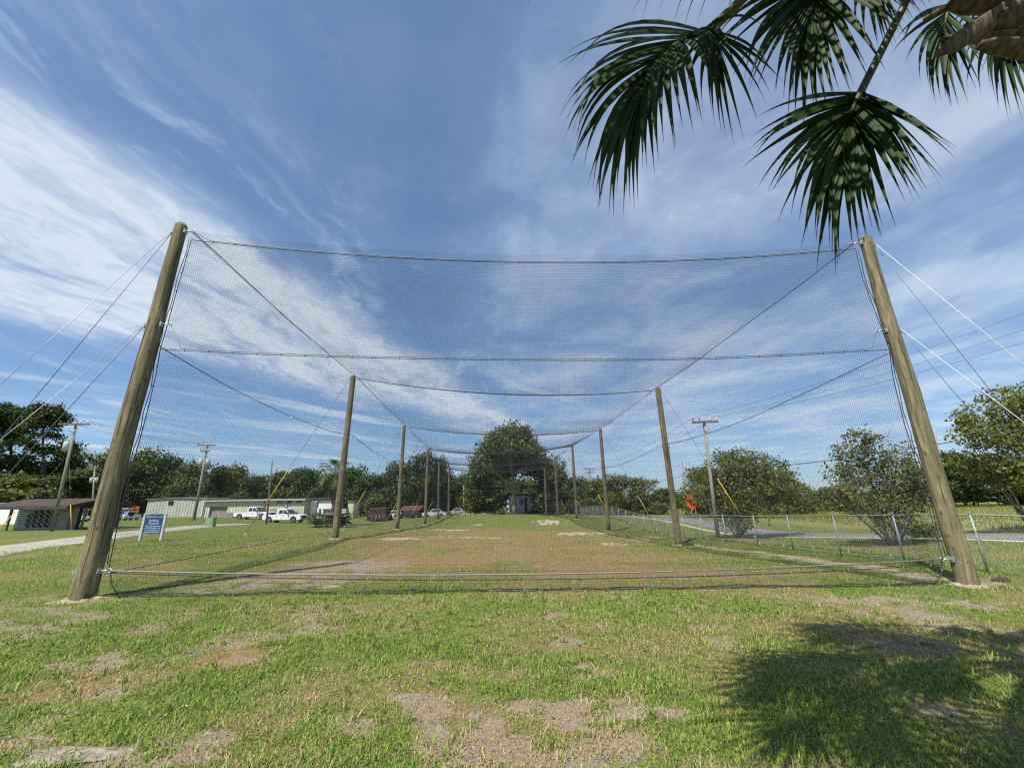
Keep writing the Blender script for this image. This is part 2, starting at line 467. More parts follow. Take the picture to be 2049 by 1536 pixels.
# ------------------------------------------------------------------ ground
BARE = []   # (x, y, rx, ry, strength, kind) in metres; kind 0 dirt, 1 dry grass, 2 sand
def patch(px, py, rpx, rpy, s=1.0, kind=0):
    c = gnd(px, py); e = gnd(px + rpx, py); n = gnd(px, py + rpy); f = gnd(px, py - rpy)
    BARE.append((c.x, (n.y + f.y) / 2, abs(e.x - c.x) + .02, abs(f.y - n.y) / 2 + .02, s, kind))
for a in [(960, 1480, 190, 70, 1, 0), (1020, 1440, 280, 60, .5, 1), (1150, 1410, 130, 36, .95, 0), (1170, 1490, 130, 40, .9, 0), (1210, 1345, 60, 14, .8, 0), (1290, 1425, 120, 18, .75, 0), (860, 1420, 110, 30, .7, 0),
          (380, 1475, 60, 22, .9, 0), (330, 1520, 110, 18, .95, 0), (140, 1512, 110, 24, 1.1, 0), (200, 1330, 90, 20, .8, 0), (440, 1315, 85, 30, .95, 1), (470, 1325, 60, 20, .6, 0), (250, 1370, 150, 26, .8, 1),
          (70, 1400, 90, 22, .75, 1), (60, 1260, 70, 12, .6, 0), (1810, 1235, 110, 16, .85, 0), (1930, 1262, 70, 14, .8, 0), (1740, 1200, 180, 14, .65, 0), (1560, 1190, 120, 12, .55, 1), (1960, 1210, 120, 16, .6, 0), (1900, 1420, 90, 16, .7, 0),
          (690, 1135, 140, 18, .9, 0), (560, 1168, 180, 16, .7, 0), (780, 1105, 110, 14, .7, 1), (1000, 1075, 260, 16, .75, 1), (1050, 1110, 120, 10, .7, 1), (1330, 1112, 160, 10, .55, 1), (1200, 1140, 300, 14, .45, 1), (1560, 1150, 180, 10, .6, 1),
          (1100, 1045, 26, 6, 1, 2), (900, 1085, 300, 22, .75, 1), (760, 1120, 130, 22, .7, 1), (620, 1150, 160, 26, .7, 0), (1050, 1090, 260, 18, .6, 1), (790, 1078, 60, 3, .9, 2), (930, 1074, 110, 2.5, .6, 2), (900, 1060, 60, 2, .8, 2), (1150, 1068, 40, 3.5, .9, 2), (1200, 1066, 30, 3, .6, 2), (1290, 1080, 35, 3, .9, 2), (1210, 1088, 25, 2, .7, 2), (1310, 1074, 16, 2, .9, 2),
          (1255, 1089, 20, 2, .7, 2), (960, 1050, 18, 1.5, .8, 2), (650, 1175, 20, 3, .8, 2), (880, 1330, 20, 6, .6, 0), (1440, 1240, 80, 14, .4, 1), (640, 1400, 120, 22, .5, 1), (1700, 1330, 100, 16, .4, 0), (1000, 1340, 120, 18, .45, 1)]:
    patch(*a)
STRIP = [(1372, 1088), (1470, 1100), (1600, 1117), (1700, 1130), (1800, 1143), (1900, 1158), (2049, 1168), (2250, 1178)]
STRIPW = [gnd(*p) for p in STRIP]
for i in range(len(STRIPW) - 1):
    for t in np.linspace(0, 1, 6)[:-1]:
        p = STRIPW[i].lerp(STRIPW[i + 1], t)
        BARE.append((p.x, p.y, .75, .55, .8, 2 if i < 5 else 0))
def patches(x, y):
    out = [np.zeros_like(x) for _ in range(3)]
    wx = 1.5 * (fbm(x * 1.1, y * 1.1, 31, 5) - .5) + .5 * (fbm(x * 4, y * 4, 33, 3) - .5); wy = 1.5 * (fbm(x * 1.1 + 40, y * 1.1, 37, 5) - .5) + .5 * (fbm(x * 4, y * 4 + 9, 35, 3) - .5)
    for (cx, cy, rx, ry, s, k) in BARE:
        q = np.hypot((x + wx * (.25 + .9 * rx) - cx) / rx, (y + wy * (.2 + .9 * ry) - cy) / ry)
        out[k] = np.maximum(out[k], s * (1 - sstep(q, .15, 1.45)))
    ragged = .15 + 1.7 * sstep(fbm(x * 4.5, y * 4.5, 61, 5), .25, .75)
    out[0] = out[0] * ragged * 1.1; out[2] = out[2] * (.3 + .7 * ragged); out[1] = out[1] * (.5 + .5 * ragged) * 1.15
    d = np.hypot(x, y)
    g1 = fbm(x * .55, y * .55, 71, 5); g2 = fbm(x * 1.6, y * 1.6, 81, 4)
    out[0] = np.maximum(out[0], sstep(g2, .56, .72) * .62 * sstep(18 - d, 0, 8))
    out[1] = np.maximum(out[1], sstep(g1, .48, .68) * .48 * sstep(60 - d, 0, 30))
    incage = sstep(y - 8.6, 0, 2) * sstep(34 - y, 0, 14) * sstep(7.0 - np.abs(x + .5), 0, 1.5)
    out[1] = np.maximum(out[1], incage * (.34 + .5 * sstep(g1, .38, .6)))
    return out
def build_ground():
    def axis(lo, hi, near, n):
        # dense about zero, growing outwards
        k = np.linspace(-1, 1, n); a = np.sinh(k * 6.2) / np.sinh(6.2)
        return a
    gx = np.concatenate([-np.geomspace(9, 700, 90)[::-1], np.linspace(-9, 9, 190)[1:-1], np.geomspace(9, 700, 90)])
    gy = np.concatenate([-np.geomspace(1.2, 300, 26)[::-1], np.linspace(-1, 2.4, 16), np.linspace(2.4, 10.5, 110)[1:], np.geomspace(10.5, 900, 160)[1:]])
    X, Y = np.meshgrid(gx, gy)
    Z = H(X, Y)
    # small lumps of bare dirt
    V = np.stack([X, Y, Z], -1).reshape(-1, 3)
    ny, nx = X.shape
    i = np.arange(ny - 1)[:, None] * nx + np.arange(nx - 1)[None, :]
    Q = np.stack([i, i + 1, i + nx + 1, i + nx], -1).reshape(-1, 4)
    me = mesh_np('ground', V, Q, smooth=True)
    b, d, s = patches(X.ravel(), Y.ravel())
    for nm, arr in (('bare', b), ('dry', d), ('sandy', s)):
        a = me.attributes.new(nm, 'FLOAT', 'POINT'); a.data.foreach_set('value', arr.astype(np.float32))
    xr, yr = X.ravel(), Y.ravel()
    fld = sstep(xr - (30 - .17 * yr), 0, 3) * sstep(yr - 6, 0, 8)
    a = me.attributes.new('field', 'FLOAT', 'POINT'); a.data.foreach_set('value', fld.astype(np.float32))
    m, g, p, out = new_mat('lawn_and_soil')
    def A(n):
        q = g.new('ShaderNodeAttribute'); q.attribute_name = n; return q.outputs['Fac']
    tc = g.new('ShaderNodeTexCoord'); o = tc.outputs['Object']
    n1 = g.noise(o, .35, 8, .62); n2 = g.noise(o, 6, 6, .65); n3 = g.noise(o, 38, 5, .7); n4 = g.noise(o, 1.6, 6, .6)
    n5 = g.noise(o, 110, 4, .75)
    c = g.mix(g.smooth(n4, .35, .65), (.125, .185, .036), (.190, .235, .055))
    c = g.mix(g.smooth(n1, .45, .68, 0, .6), c, (.19, .185, .055))
    c = g.mix(g.smooth(n2, .40, .70, 0, .35), c, (.095, .12, .030))
    c = g.mix(g.smooth(n5, .38, .62, .75, 0), c, (.055, .050, .022))
    c = g.mix(g.smooth(n3, .55, .70, 0, .5), c, (.25, .22, .095))
    dry = g.m('MULTIPLY', A('dry'), g.smooth(n2, .25, .6, .5, 1.15))
    c = g.mix(g.m('MINIMUM', dry, .92), c, g.mix(g.smooth(n3, .35, .65), (.285, .185, .098), (.20, .122, .062)))
    bare = g.m('ADD', A('bare'), g.m('MULTIPLY', g.m('SUBTRACT', n2, .5), .9))
    c = g.mix(g.smooth(bare, .35, .75, 0, .95), c, g.mix(g.smooth(n3, .3, .7), (.32, .265, .20), (.175, .14, .10)))
    sand = g.m('ADD', A('sandy'), g.m('MULTIPLY', g.m('SUBTRACT', n2, .5), .8))
    c = g.mix(g.smooth(sand, .35, .65, 0, .95), c, g.mix(g.smooth(n3, .3, .7), (.46, .38, .27), (.34, .27, .185)))
    c = g.mix(g.m('MULTIPLY', A('field'), g.smooth(n4, .25, .7, .45, 1.0)), c, (.25, .235, .075))
    g.link(c, p.inputs['Base Color'])
    p.inputs['Roughness'].default_value = .95; p.inputs['Specular IOR Level'].default_value = .1
    bn = g.new('ShaderNodeBump'); bn.inputs['Strength'].default_value = .9; bn.inputs['Distance'].default_value = .03
    g.link(g.m('ADD', g.m('MULTIPLY', n3, .6), n2), bn.inputs['Height']); g.link(bn.outputs[0], p.inputs['Normal'])
    structure('ground', me, m)
build_ground()

def road_strip(name, pts, width, m, lift=.03, n=60):
    P = [Vector((p[0], p[1], 0)) for p in pts]
    cum = [0]
    for a, b in zip(P, P[1:]): cum.append(cum[-1] + (b - a).length)
    out = []
    for s in np.linspace(0, cum[-1], n):
        k = min(max(np.searchsorted(cum, s) - 1, 0), len(P) - 2)
        t = (s - cum[k]) / (cum[k + 1] - cum[k]); c = P[k].lerp(P[k + 1], t)
        a = P[max(k - 0, 0)]; d = (P[k + 1] - a)
        if t > .5 and k + 2 < len(P): d = d.normalized().lerp((P[k + 2] - P[k + 1]).normalized(), (t - .5))
        elif t < .5 and k > 0: d = d.normalized().lerp((P[k] - P[k - 1]).normalized(), (.5 - t))
        d.normalize(); nrm = Vector((-d.y, d.x, 0))
        out.append([c + nrm * width * q for q in (-.5, -.25, 0, .25, .5)])
    A = np.array([[tuple(v) for v in r] for r in out])
    jit = (fbm(A[..., 0] * 1.3, A[..., 1] * 1.3, 3, 3) - .5) * .35
    A[:, 0, 0] += jit[:, 0]; A[:, -1, 0] += jit[:, -1]
    A[..., 2] = H(A[..., 0], A[..., 1]) + lift * np.array([.15, 1, 1.2, 1, .15])
    i = np.arange(n - 1)[:, None] * 5 + np.arange(4)[None, :]
    Q = np.stack([i, i + 1, i + 6, i + 5], -1).reshape(-1, 4)
    return structure(name, mesh_np(name, A.reshape(-1, 3), Q[:, ::-1], smooth=True), m)
rl = [gnd(-350, 1150), gnd(-150, 1122), gnd(0, 1100), gnd(170, 1078), gnd(300, 1062), gnd(400, 1052), gnd(490, 1048)]
road_strip('road', [(p.x, p.y) for p in rl], 3.1, M['asphalt'])
road_strip('side_road', [(30, 2), (26.5, 10), (23.6, 20), (20.5, 31), (18.2, 42), (16.2, 56), (14.6, 72), (13, 92)], 3.0, M['shadedroad'])
road_strip('road_shoulder', [(27.6, 2), (24.1, 10), (21.2, 20), (18.1, 31), (15.8, 42), (13.9, 56), (12.4, 72)], .55, M['gravel'])

# ------------------------------------------------------------------ grass blades
rng = np.random.default_rng(7)
def build_grass():
    pts = []
    # sample in rings so that blades per pixel stay even
    n_try = 600000
    dmin, dmax = 2.3, 30.0
    u = rng.random(n_try)
    # pdf ~ 1/d for d>4 , ~ d below
    a1 = 0.5 * (4 ** 2 - dmin ** 2) / 16; a2 = math.log(dmax / 4)
    tot = a1 + a2
    d = np.where(u < a1 / tot, np.sqrt(dmin ** 2 + (u * tot) * 32), 4 * np.exp(np.clip(u * tot - a1, 0, None)))
    ang = (rng.random(n_try) - .5) * R(118)
    x, y = d * np.sin(ang), d * np.cos(ang)
    b, dr, s = patches(x, y)
    clump = fbm(x * 3.2, y * 3.2, 131, 3)
    fine = fbm(x * 9, y * 9, 141, 2)
    p = (1 - .47 * np.clip(b, 0, 1)) * (1 - .93 * np.clip(s * 1.4, 0, 1)) * (.75 + .35 * sstep(clump, .3, .6)) * (1 - .35 * np.clip(dr, 0, 1))
    keep = rng.random(n_try) < p
    sel = lambda q: q[keep]
    x, y, d, b, dr, clump, fine = map(sel, (x, y, d, b, dr, clump, fine))
    nt_ = 620
    td = np.sqrt(2.4 ** 2 + rng.random(nt_) * (10 ** 2 - 2.4 ** 2)); ta = (rng.random(nt_) - .5) * R(112)
    cx, cy = np.repeat(td * np.sin(ta), 16), np.repeat(td * np.cos(ta), 16)
    cx = cx + rng.normal(size=len(cx)) * .022; cy = cy + rng.normal(size=len(cy)) * .022
    tb_, tdr, ts_ = patches(cx, cy)
    x = np.concatenate([x, cx]); y = np.concatenate([y, cy]); d = np.concatenate([d, np.hypot(cx, cy)])
    b = np.concatenate([b, tb_ * .3]); dr = np.concatenate([dr, tdr * .3]); clump = np.concatenate([clump, np.full(len(cx), .7)]); fine = np.concatenate([fine, np.full(len(cx), .55)])
    istuft = np.concatenate([np.zeros(len(x) - len(cx), bool), np.ones(len(cx), bool)])
    n = len(x)
    z = H(x, y) - .004
    far = np.clip((d - 4) / 8, 0, 3)
    h = (.020 + .040 * rng.random(n) ** 1.6) * (.8 + .45 * sstep(clump, .35, .65)) * (1 - .45 * np.clip(dr, 0, 1)) * (1 + .25 * far)
    tall = rng.random(n) < .012
    h = np.where(tall, h * 1.9 + .02, h)
    h = np.where(istuft, h * 1.55 + .02, h)
    w = (.0026 + .0026 * rng.random(n)) * (1 + .75 * far)
    az = rng.random(n) * 2 * np.pi
    lean = .35 + 1.15 * rng.random(n) ** 1.2
    flat = rng.random(n) < (.15 + .55 * np.clip(np.maximum(dr, b), 0, 1))
    lean = np.where(flat, lean + .9, lean)
    dirx, diry = np.cos(az), np.sin(az)
    tw = az + np.pi / 2 + (rng.random(n) - .5) * 1.2
    sx, sy = np.cos(tw), np.sin(tw)
    m1, m2 = h * .55, h
    l1 = np.sin(np.clip(lean * .55, 0, 1.5)); c1 = np.cos(np.clip(lean * .55, 0, 1.5))
    l2 = np.sin(np.clip(lean * 1.15, 0, 1.9)); c2 = np.cos(np.clip(lean * 1.15, 0, 1.75))
    mx, my, mz = x + dirx * m1 * l1, y + diry * m1 * l1, z + m1 * c1
    tx, ty, tz = mx + dirx * (m2 - m1) * l2, my + diry * (m2 - m1) * l2, mz + (m2 - m1) * c2
    V = np.empty((n, 5, 3), np.float32)
    V[:, 0] = np.stack([x - sx * w, y - sy * w, z], -1); V[:, 1] = np.stack([x + sx * w, y + sy * w, z], -1)
    V[:, 2] = np.stack([mx + sx * w * .8, my + sy * w * .8, mz], -1); V[:, 3] = np.stack([mx - sx * w * .8, my - sy * w * .8, mz], -1)
    V[:, 4] = np.stack([tx, ty, tz], -1)
    o = np.arange(n)[:, None] * 5
    me = mesh_np('lawn_grass', V.reshape(-1, 3), [o[d < 9] + np.array([[0, 1, 2, 3]]), o[d < 9] + np.array([[3, 2, 4]]), o[d >= 9] + np.array([[0, 1, 4]])])
    # colour per blade: fresh, yellow-green, straw
    r = rng.random(n)
    big = fbm(x * .8, y * .8, 151, 3)
    fresh = np.array([.165, .265, .040]); lime = np.array([.335, .425, .078]); straw = np.array([.54, .45, .24]); brown = np.array([.31, .20, .105]); deep = np.array([.10, .165, .035])
    t = np.clip(.15 + 1.2 * (fine - .35) + .5 * (big - .5) + .55 * (r - .5), 0, 1)[:, None]
    c = fresh * (1 - t) + lime * t
    c = np.where((rng.random(n) < .13)[:, None], deep, c)
    ps = np.clip(.07 + .95 * np.clip(dr, 0, 1) + .75 * np.clip(b, 0, 1), 0, .90)
    isd = rng.random(n) < ps
    q = rng.random(n)[:, None]
    c = np.where(isd[:, None], straw * q + brown * (1 - q), c)
    col = np.ones((n, 5, 4), np.float32); col[:, :, :3] = c[:, None, :]
    a = me.color_attributes.new('blade', 'FLOAT_COLOR', 'POINT'); a.data.foreach_set('color', col.ravel())
    m, g, p_, out = new_mat('grass_blades')
    at_ = g.new('ShaderNodeAttribute'); at_.attribute_name = 'blade'
    g.link(at_.outputs['Color'], p_.inputs['Base Color']); p_.inputs['Roughness'].default_value = .6; p_.inputs['Specular IOR Level'].default_value = .25
    tr = g.new('ShaderNodeBsdfTranslucent'); g.link(at_.outputs['Color'], tr.inputs[0])
    ms = g.new('ShaderNodeMixShader'); ms.inputs[0].default_value = .3
    g.link(p_.outputs[0], ms.inputs[1]); g.link(tr.outputs[0], ms.inputs[2]); g.link(ms.outputs[0], out.inputs[0])
    o = put('lawn_grass', me, m)
    tag(o, 'short patchy green and straw coloured lawn grass covering the ground', 'grass', kind='stuff')
build_grass()

def ground_bits(name, m, n, lo, hi, tilt, per, spread, label, cat, seed):
    g = np.random.default_rng(seed)
    cx = (g.random(n * 3) - .5) * 20; cy = 2.4 + 8 * g.random(n * 3)
    k = fbm(cx * .7, cy * .7, seed, 3) > .5; cx, cy = cx[k][:n], cy[k][:n]
    x = np.repeat(cx, per); y = np.repeat(cy, per); N = len(x)
    a = g.random(N) * 6.283; s_ = lo + (hi - lo) * g.random(N); off = spread * (.4 + g.random(N))
    x = x + np.cos(a) * off; y = y + np.sin(a) * off; z = H(x, y) + .014 + .02 * g.random(N)
    D = np.stack([np.cos(a), np.sin(a), tilt * (g.random(N) - .25)], -1); Sd = np.stack([-np.sin(a), np.cos(a), .5 * tilt * (g.random(N) - .5)], -1)
    P = np.stack([x, y, z], -1)
    V = np.stack([P - D * s_[:, None], P + Sd * s_[:, None] * .55, P + D * s_[:, None], P - Sd * s_[:, None] * .55], 1)
    F = np.arange(N)[:, None] * 4 + np.array([[0, 1, 2, 3]])
    o = put(name, mesh_np(name, V.reshape(-1, 3), F, np.repeat(g.random(N), 4)), m)
    tag(o, label, cat, kind='stuff')
ground_bits('lawn_weeds', M['leafweed'], 420, .010, .022, .7, 7, .022, 'small broad leaved weeds scattered through the near lawn', 'weeds', 21)
ground_bits('dead_leaves', M['deadleaf'], 520, .010, .026, .6, 1, .02, 'scattered dry brown leaves and scraps lying on the near lawn', 'leaf litter', 22)

def blade_field(name, x, y, h, w, m, label, shade_lo=0., shade_hi=1.):
    n = len(x); z = H(x, y)
    az = rng.random(n) * 6.283; L = h * .35 * rng.random(n)
    V = np.empty((n, 3, 3)); sx, sy = np.cos(az) * w, np.sin(az) * w
    V[:, 0] = np.stack([x - sx, y - sy, z], -1); V[:, 1] = np.stack([x + sx, y + sy, z], -1)
    V[:, 2] = np.stack([x + np.sin(az) * L, y + np.cos(az) * L, z + h], -1)
    F = np.arange(n)[:, None] * 3 + np.array([[0, 1, 2]])
    sh = np.repeat(shade_lo + (shade_hi - shade_lo) * rng.random(n), 3)
    o = put(name, mesh_np(name, V.reshape(-1, 3), F, sh), m)
    return tag(o, label, 'grass', kind='stuff')
n = 26000
yy = 24 + 62 * rng.random(n) ** .8; xx = (33.5 - .17 * yy) + 60 * rng.random(n) ** 1.3
blade_field('meadow_grass', xx, yy, (.08 + .24 * rng.random(n)) * (.5 + fbm(xx * .2, yy * .2, 3, 3)), .03 + .03 * rng.random(n), M['weed'],
            'tall yellowing meadow grass beyond the side road')

# ------------------------------------------------------------------ cage poles
def pole_axis(spec):
    (bx, by), (tx, ty), Y = spec
    b = at(bx, by, Y); t = at(tx, ty, Y)
    return b, t
POLES = {}
ord_w = ['front', 'second', 'third', 'fourth', 'fifth', 'rear']
def lerp(a, b, t): return a + (b - a) * t
def build_pole(side, i, spec):
    b, t = pole_axis(spec)
    rb, rt = (.192, .126) if i == 0 else (.172, .138)
    if side == 'R' and i == 0: rb, rt = .182, .130
    r = random.Random(i * 7 + (side == 'R') * 3)
    gz = hz(b.x, b.y)
    base = Vector((b.x, b.y, gz))
    words = {'L': 'left', 'R': 'right'}[side]
    lab = {('L', 0): 'thick weathered timber pole at the near left corner of the net cage',
           ('R', 0): 'thick weathered timber pole at the near right corner of the net cage',
           ('L', 5): 'timber pole at the far left corner of the net cage',
           ('R', 5): 'timber pole at the far right corner of the net cage'}.get((side, i), f'{ord_w[i]} timber pole from the camera along the {words} side of the net cage')
    o = thing('cage_pole', lab, 'pole', base, 'timber poles holding up the net cage')
    mb = MB(); n = 26 if i < 2 else 12
    K = 44 if i == 0 else (24 if i == 1 else 8)
    path = []; rad = []
    for k in range(K + 1):
        s = k / K
        c = (base - Vector((0, 0, .15))).lerp(t, s)
        if i == 0: c = c + Vector((math.sin(k * .31 + (side == 'R')), math.sin(k * .23), 0)) * .010
        path.append(c); rad.append(lerp(rb, rt, s) * (1 + r.uniform(-.006, .006)))
    up_ = (t - base).normalized(); path += [t + up_ * .010, t + up_ * .014]; rad += [rt, rt * .985]
    mb.tube(path, rad, n)
    if i < 2:
        nr_ = len(path)
        for k in range(nr_):
            c = path[k]
            for q in range(n):
                v = Vector(mb.v[k * n + q]); a = 6.283 * q / n
                f = 1 + .05 * (float(vnoise(a * 1.3 + i, k * .35 + 11 * (side == 'R'), 5)) - .5) + .025 * (float(vnoise(q * .9, k * .8, 8)) - .5)
                mb.v[k * n + q] = tuple(c + (v - c) * f)
    put('shaft', mb, M['timber'], o)
    d = (t - base)
    inward = 1 if side == 'L' else -1
    POLES[side, i] = (base, t, rb, rt)
    for frac in ((.06, .685, .985) if i == 0 else (.05, .60, .985)):
        c = base + d * frac; rr = lerp(rb, rt, frac)
        h = MB()
        h.box(c + Vector((inward * (rr + .012), 0, 0)), (.03, .10, .10))
        h.tube([c + Vector((inward * (rr + .02), 0, 0)), c + Vector((inward * (rr + .17), 0, 0))], .016, 8)
        ring = [c + Vector((inward * (rr + .20 + .035 * math.cos(a)), 0, .035 * math.sin(a))) for a in np.linspace(0, 6.283, 11)]
        h.tube(ring, .011, 6, cap=False)
        put('eye_bolt', h, M['steel'], o)
        h = MB(); h.box(c + Vector((-inward * (rr + .012), 0, 0)), (.03, .10, .10)); h.tube([c + Vector((-inward * rr, 0, 0)), c + Vector((-inward * (rr + .09), 0, 0))], .018, 8)
        h.box(c + Vector((-inward * (rr + .075), 0, -.03)), (.03, .05, .10))
        put('guy_bracket', h, M['steel'], o)
    if i == 0:
        # ground wire stapled down the outer face
        h = MB(); a = c_ = None
        pts = [base + d * s + Vector((-inward * .02 + .03 * math.sin(9 * s), -lerp(rb, rt, s) - .004, 0)) for s in np.linspace(.70 if side == 'L' else .72, .44, 7)]
        h.tube(pts, .006, 5); put('ground_wire', h, M['dark_cable'], o)
    # mound of sand at the foot
    mb = MB(); N, Rn = 34, 9
    vs = []; fs = []
    for q in range(Rn + 1):
        for k in range(N):
            a = 6.283 * k / N
            rr = (rb * .8 + (.26 + .10 * math.sin(2 * a + i) + .06 * math.sin(5 * a) + .05 * math.sin(9 * a + 1)) * q / Rn) if i == 0 else (rb * .8 + .28 * q / Rn * (1 + .2 * math.sin(3 * a + i)))
            x, y = base.x + rr * math.cos(a), base.y + rr * math.sin(a)
            vs.append((x, y, hz(x, y) + .075 * (1 - (q / Rn) ** .7) * (.6 + .8 * float(vnoise(x * 7, y * 7, 3))) - .014 + r.uniform(-.014, .014) * (q < Rn)))
    fs = [(q * N + k, (q + 1) * N + k, (q + 1) * N + (k + 1) % N, q * N + (k + 1) % N) for q in range(Rn) for k in range(N)]
    mb.add(vs, fs, True)
    so = put('sand_mound', mb, M['sand'])
    tag(so, f'pale sand heaped around the foot of the {ord_w[i]} pole on the {words} side', 'sand pile', 'sand heaps at the pole feet')
for i in range(6):
    build_pole('L', i, POLE_L[i]); build_pole('R', i, POLE_R[i])

# ------------------------------------------------------------------ the net
CELL = .051
def strands(L, rad):
    """L: (m,k,3) polylines -> triangular-section threads"""
    m_, k_, _ = L.shape
    T = np.gradient(L, axis=1); T /= np.linalg.norm(T, axis=-1, keepdims=True) + 1e-9
    ref = np.where(np.abs(T[..., 2:3]) > .8, np.array([0, 1., 0]), np.array([0, 0, 1.]))
    N = np.cross(T, ref); N /= np.linalg.norm(N, axis=-1, keepdims=True) + 1e-9
    B = np.cross(T, N)
    V = np.stack([L + rad * (math.cos(a) * N + math.sin(a) * B) for a in (0.5, 0.5 + 2.094, 0.5 + 4.189)], 2)
    idx = (np.arange(m_)[:, None, None] * k_ + np.arange(k_ - 1)[None, :, None]) * 3
    q = []
    for a in range(3):
        b = (a + 1) % 3
        q.append(np.stack([idx[..., 0] + a, idx[..., 0] + b, idx[..., 0] + 3 + b, idx[..., 0] + 3 + a], -1).reshape(-1, 4))
    return V.reshape(-1, 3), np.concatenate(q)
def net_mesh(name, fn, lu, lv, ku, kv, rad=.0013, parent=None, su=1, sv=1):
    """fn(u,v)->(...,3); threads every CELL"""
    nu, nv = int(lu / (CELL * su)), int(lv / (CELL * sv))
    u = np.linspace(0, 1, nu + 1); v = np.linspace(0, 1, kv)
    A = fn(u[:, None] + 0 * v[None, :], v[None, :] + 0 * u[:, None])
    V1, F1 = strands(A, rad)
    v2 = np.linspace(0, 1, nv + 1); u2 = np.linspace(0, 1, ku)
    B = fn(u2[None, :] + 0 * v2[:, None], v2[:, None] + 0 * u2[None, :])
    V2, F2 = strands(B, rad)
    return put(name, mesh_np(name, np.concatenate([V1, V2]), np.concatenate([F1, F2 + len(V1)])), M['net'], parent)
def arr(v): return np.array(tuple(v))
def frontY(px_):
    b0, b1 = POLES['L', 0][0], POLES['R', 0][0]
    return b0, b1
def fplane(px, py):
    """point of the front net plane seen through a pixel"""
    b0, b1 = POLES['L', 0][0], POLES['R', 0][0]
    u, f, up = ray(px, py)
    k = (b1.y - b0.y) / (b1.x - b0.x)
    Y = (b0.y - k * b0.x) / (1 - k * u / f)
    return Vector((u / f * Y, Y, CAMH + up / f * Y))
Ledge = [(383, 480), (372, 520), (352, 585), (333, 650), (318, 697), (306, 760), (284, 850), (258, 950), (236, 1050), (218, 1138), (246, 1188)]
Redge = [(1712, 498), (1722, 545), (1742, 600), (1762, 655), (1777, 700), (1784, 760), (1806, 850), (1832, 930), (1862, 1030), (1888, 1122), (1866, 1166)]
EL = np.array([arr(fplane(*p)) for p in Ledge]); ER = np.array([arr(fplane(*p)) for p in Redge])
for E_ in (EL, ER):
    E_[-1, 2] = hz(E_[-1, 0], E_[-1, 1]) + .02
EV = np.array([0, .05, .14, .23, .31, .39, .52, .67, .82, .945, 1.0])
SAGV = np.array([.52, .50, .44, .34, .28, .27, .26, .24, .22, .20, 0.0])
def interp(E_, v):
    return np.stack([np.interp(v, EV, E_[:, k]) for k in range(3)], -1)
def front(u, v):
    P = interp(EL, v) * (1 - u[..., None]) + interp(ER, v) * u[..., None]
    P[..., 2] -= np.interp(v, EV, SAGV) * 4 * u * (1 - u)
    lowv = sstep(v, .945, 1.0)
    g = H(P[..., 0], P[..., 1])
    P[..., 2] = np.where(v > .94, P[..., 2] * (1 - lowv) + (g + .02) * lowv, P[..., 2])
    P[..., 1] += .05 * np.sin(u * 9 + v * 4) * np.sin(np.pi * v) - .10 * lowv * (.6 + .4 * np.sin(u * 23))
    return P
def Tp(side, i): 
    b, t, rb, rt = POLES[side, i]
    inward = 1 if side == 'L' else -1
    return arr(b + (t - b) * .985 + Vector((inward * (rt + .18), 0, 0)))
TL = np.array([Tp('L', i) for i in range(6)]); TR = np.array([Tp('R', i) for i in range(6)])
ROWSAG = [.52, .55, .52, .62, .55, .5]
def roof(u, v):
    q = v * 5; i = np.clip(np.floor(q).astype(int), 0, 4); t = q - i
    Lp = TL[i] * (1 - t[..., None]) + TL[i + 1] * t[..., None]; Rp = TR[i] * (1 - t[..., None]) + TR[i + 1] * t[..., None]
    P = Lp * (1 - u[..., None]) + Rp * u[..., None]
    sg = np.array(ROWSAG); s = sg[i] * (1 - t) + sg[i + 1] * t
    edge = 4 * u * (1 - u)
    P[..., 2] -= s * edge + .30 * 4 * t * (1 - t) * np.sqrt(np.clip(edge, 0, 1)) + .10 * 4 * t * (1 - t)
    return P
SKIRT = .9
def side_fn(side):
    sgn = 1 if side == 'L' else -1
    def fn(u, v):
        q = u * 5; i = np.clip(np.floor(q).astype(int), 0, 4); t = q - i
        T = TL if side == 'L' else TR
        top = T[i] * (1 - t[..., None]) + T[i + 1] * t[..., None]
        bs = np.array([arr(POLES[side, k][0]) for k in range(6)])
        bot = bs[i] * (1 - t[..., None]) + bs[i + 1] * t[..., None]
        bot[..., 0] += sgn * .33
        g = H(bot[..., 0], bot[..., 1])
        bow = 4 * t * (1 - t)
        top[..., 2] -= .10 * bow
        vs = np.clip(v / .88, 0, 1)
        low = bot.copy(); low[..., 2] = g + .42
        P = top * (1 - vs[..., None]) + low * vs[..., None]
        P[..., 2] -= .32 * bow * np.exp(-((vs - .42) / .25) ** 2)
        P[..., 0] += sgn * .12 * bow * np.sin(np.pi * vs) + .03 * np.sin(u * 60 + v * 6)
        k = np.clip((v - .88) / .12, 0, 1)
        k1 = np.clip(k / .45, 0, 1); k2 = np.clip((k - .45) / .55, 0, 1)
        inw = SKIRT * (.55 + .45 * bow)
        P[..., 0] += sgn * (.25 * k1 + (inw - .25) * k2)
        gg = H(P[..., 0], P[..., 1]) + .02
        P[..., 2] = np.where(v > .88, (g + .42) * (1 - k1) + gg * k1 + .05 * np.sin(u * 140) * k1 * (1 - k2), P[..., 2])
        return P
    return fn
def rear(u, v):
    Lb, Rb = arr(POLES['L', 5][0]), arr(POLES['R', 5][0])
    a = TL[5] * (1 - v[..., None]) + (Lb + np.array([.3, 0, 0])) * v[..., None]
    b = TR[5] * (1 - v[..., None]) + (Rb - np.array([.3, 0, 0])) * v[..., None]
    P = a * (1 - u[..., None]) + b * u[..., None]
    P[..., 2] -= .5 * (1 - v) * 4 * u * (1 - u)
    return P
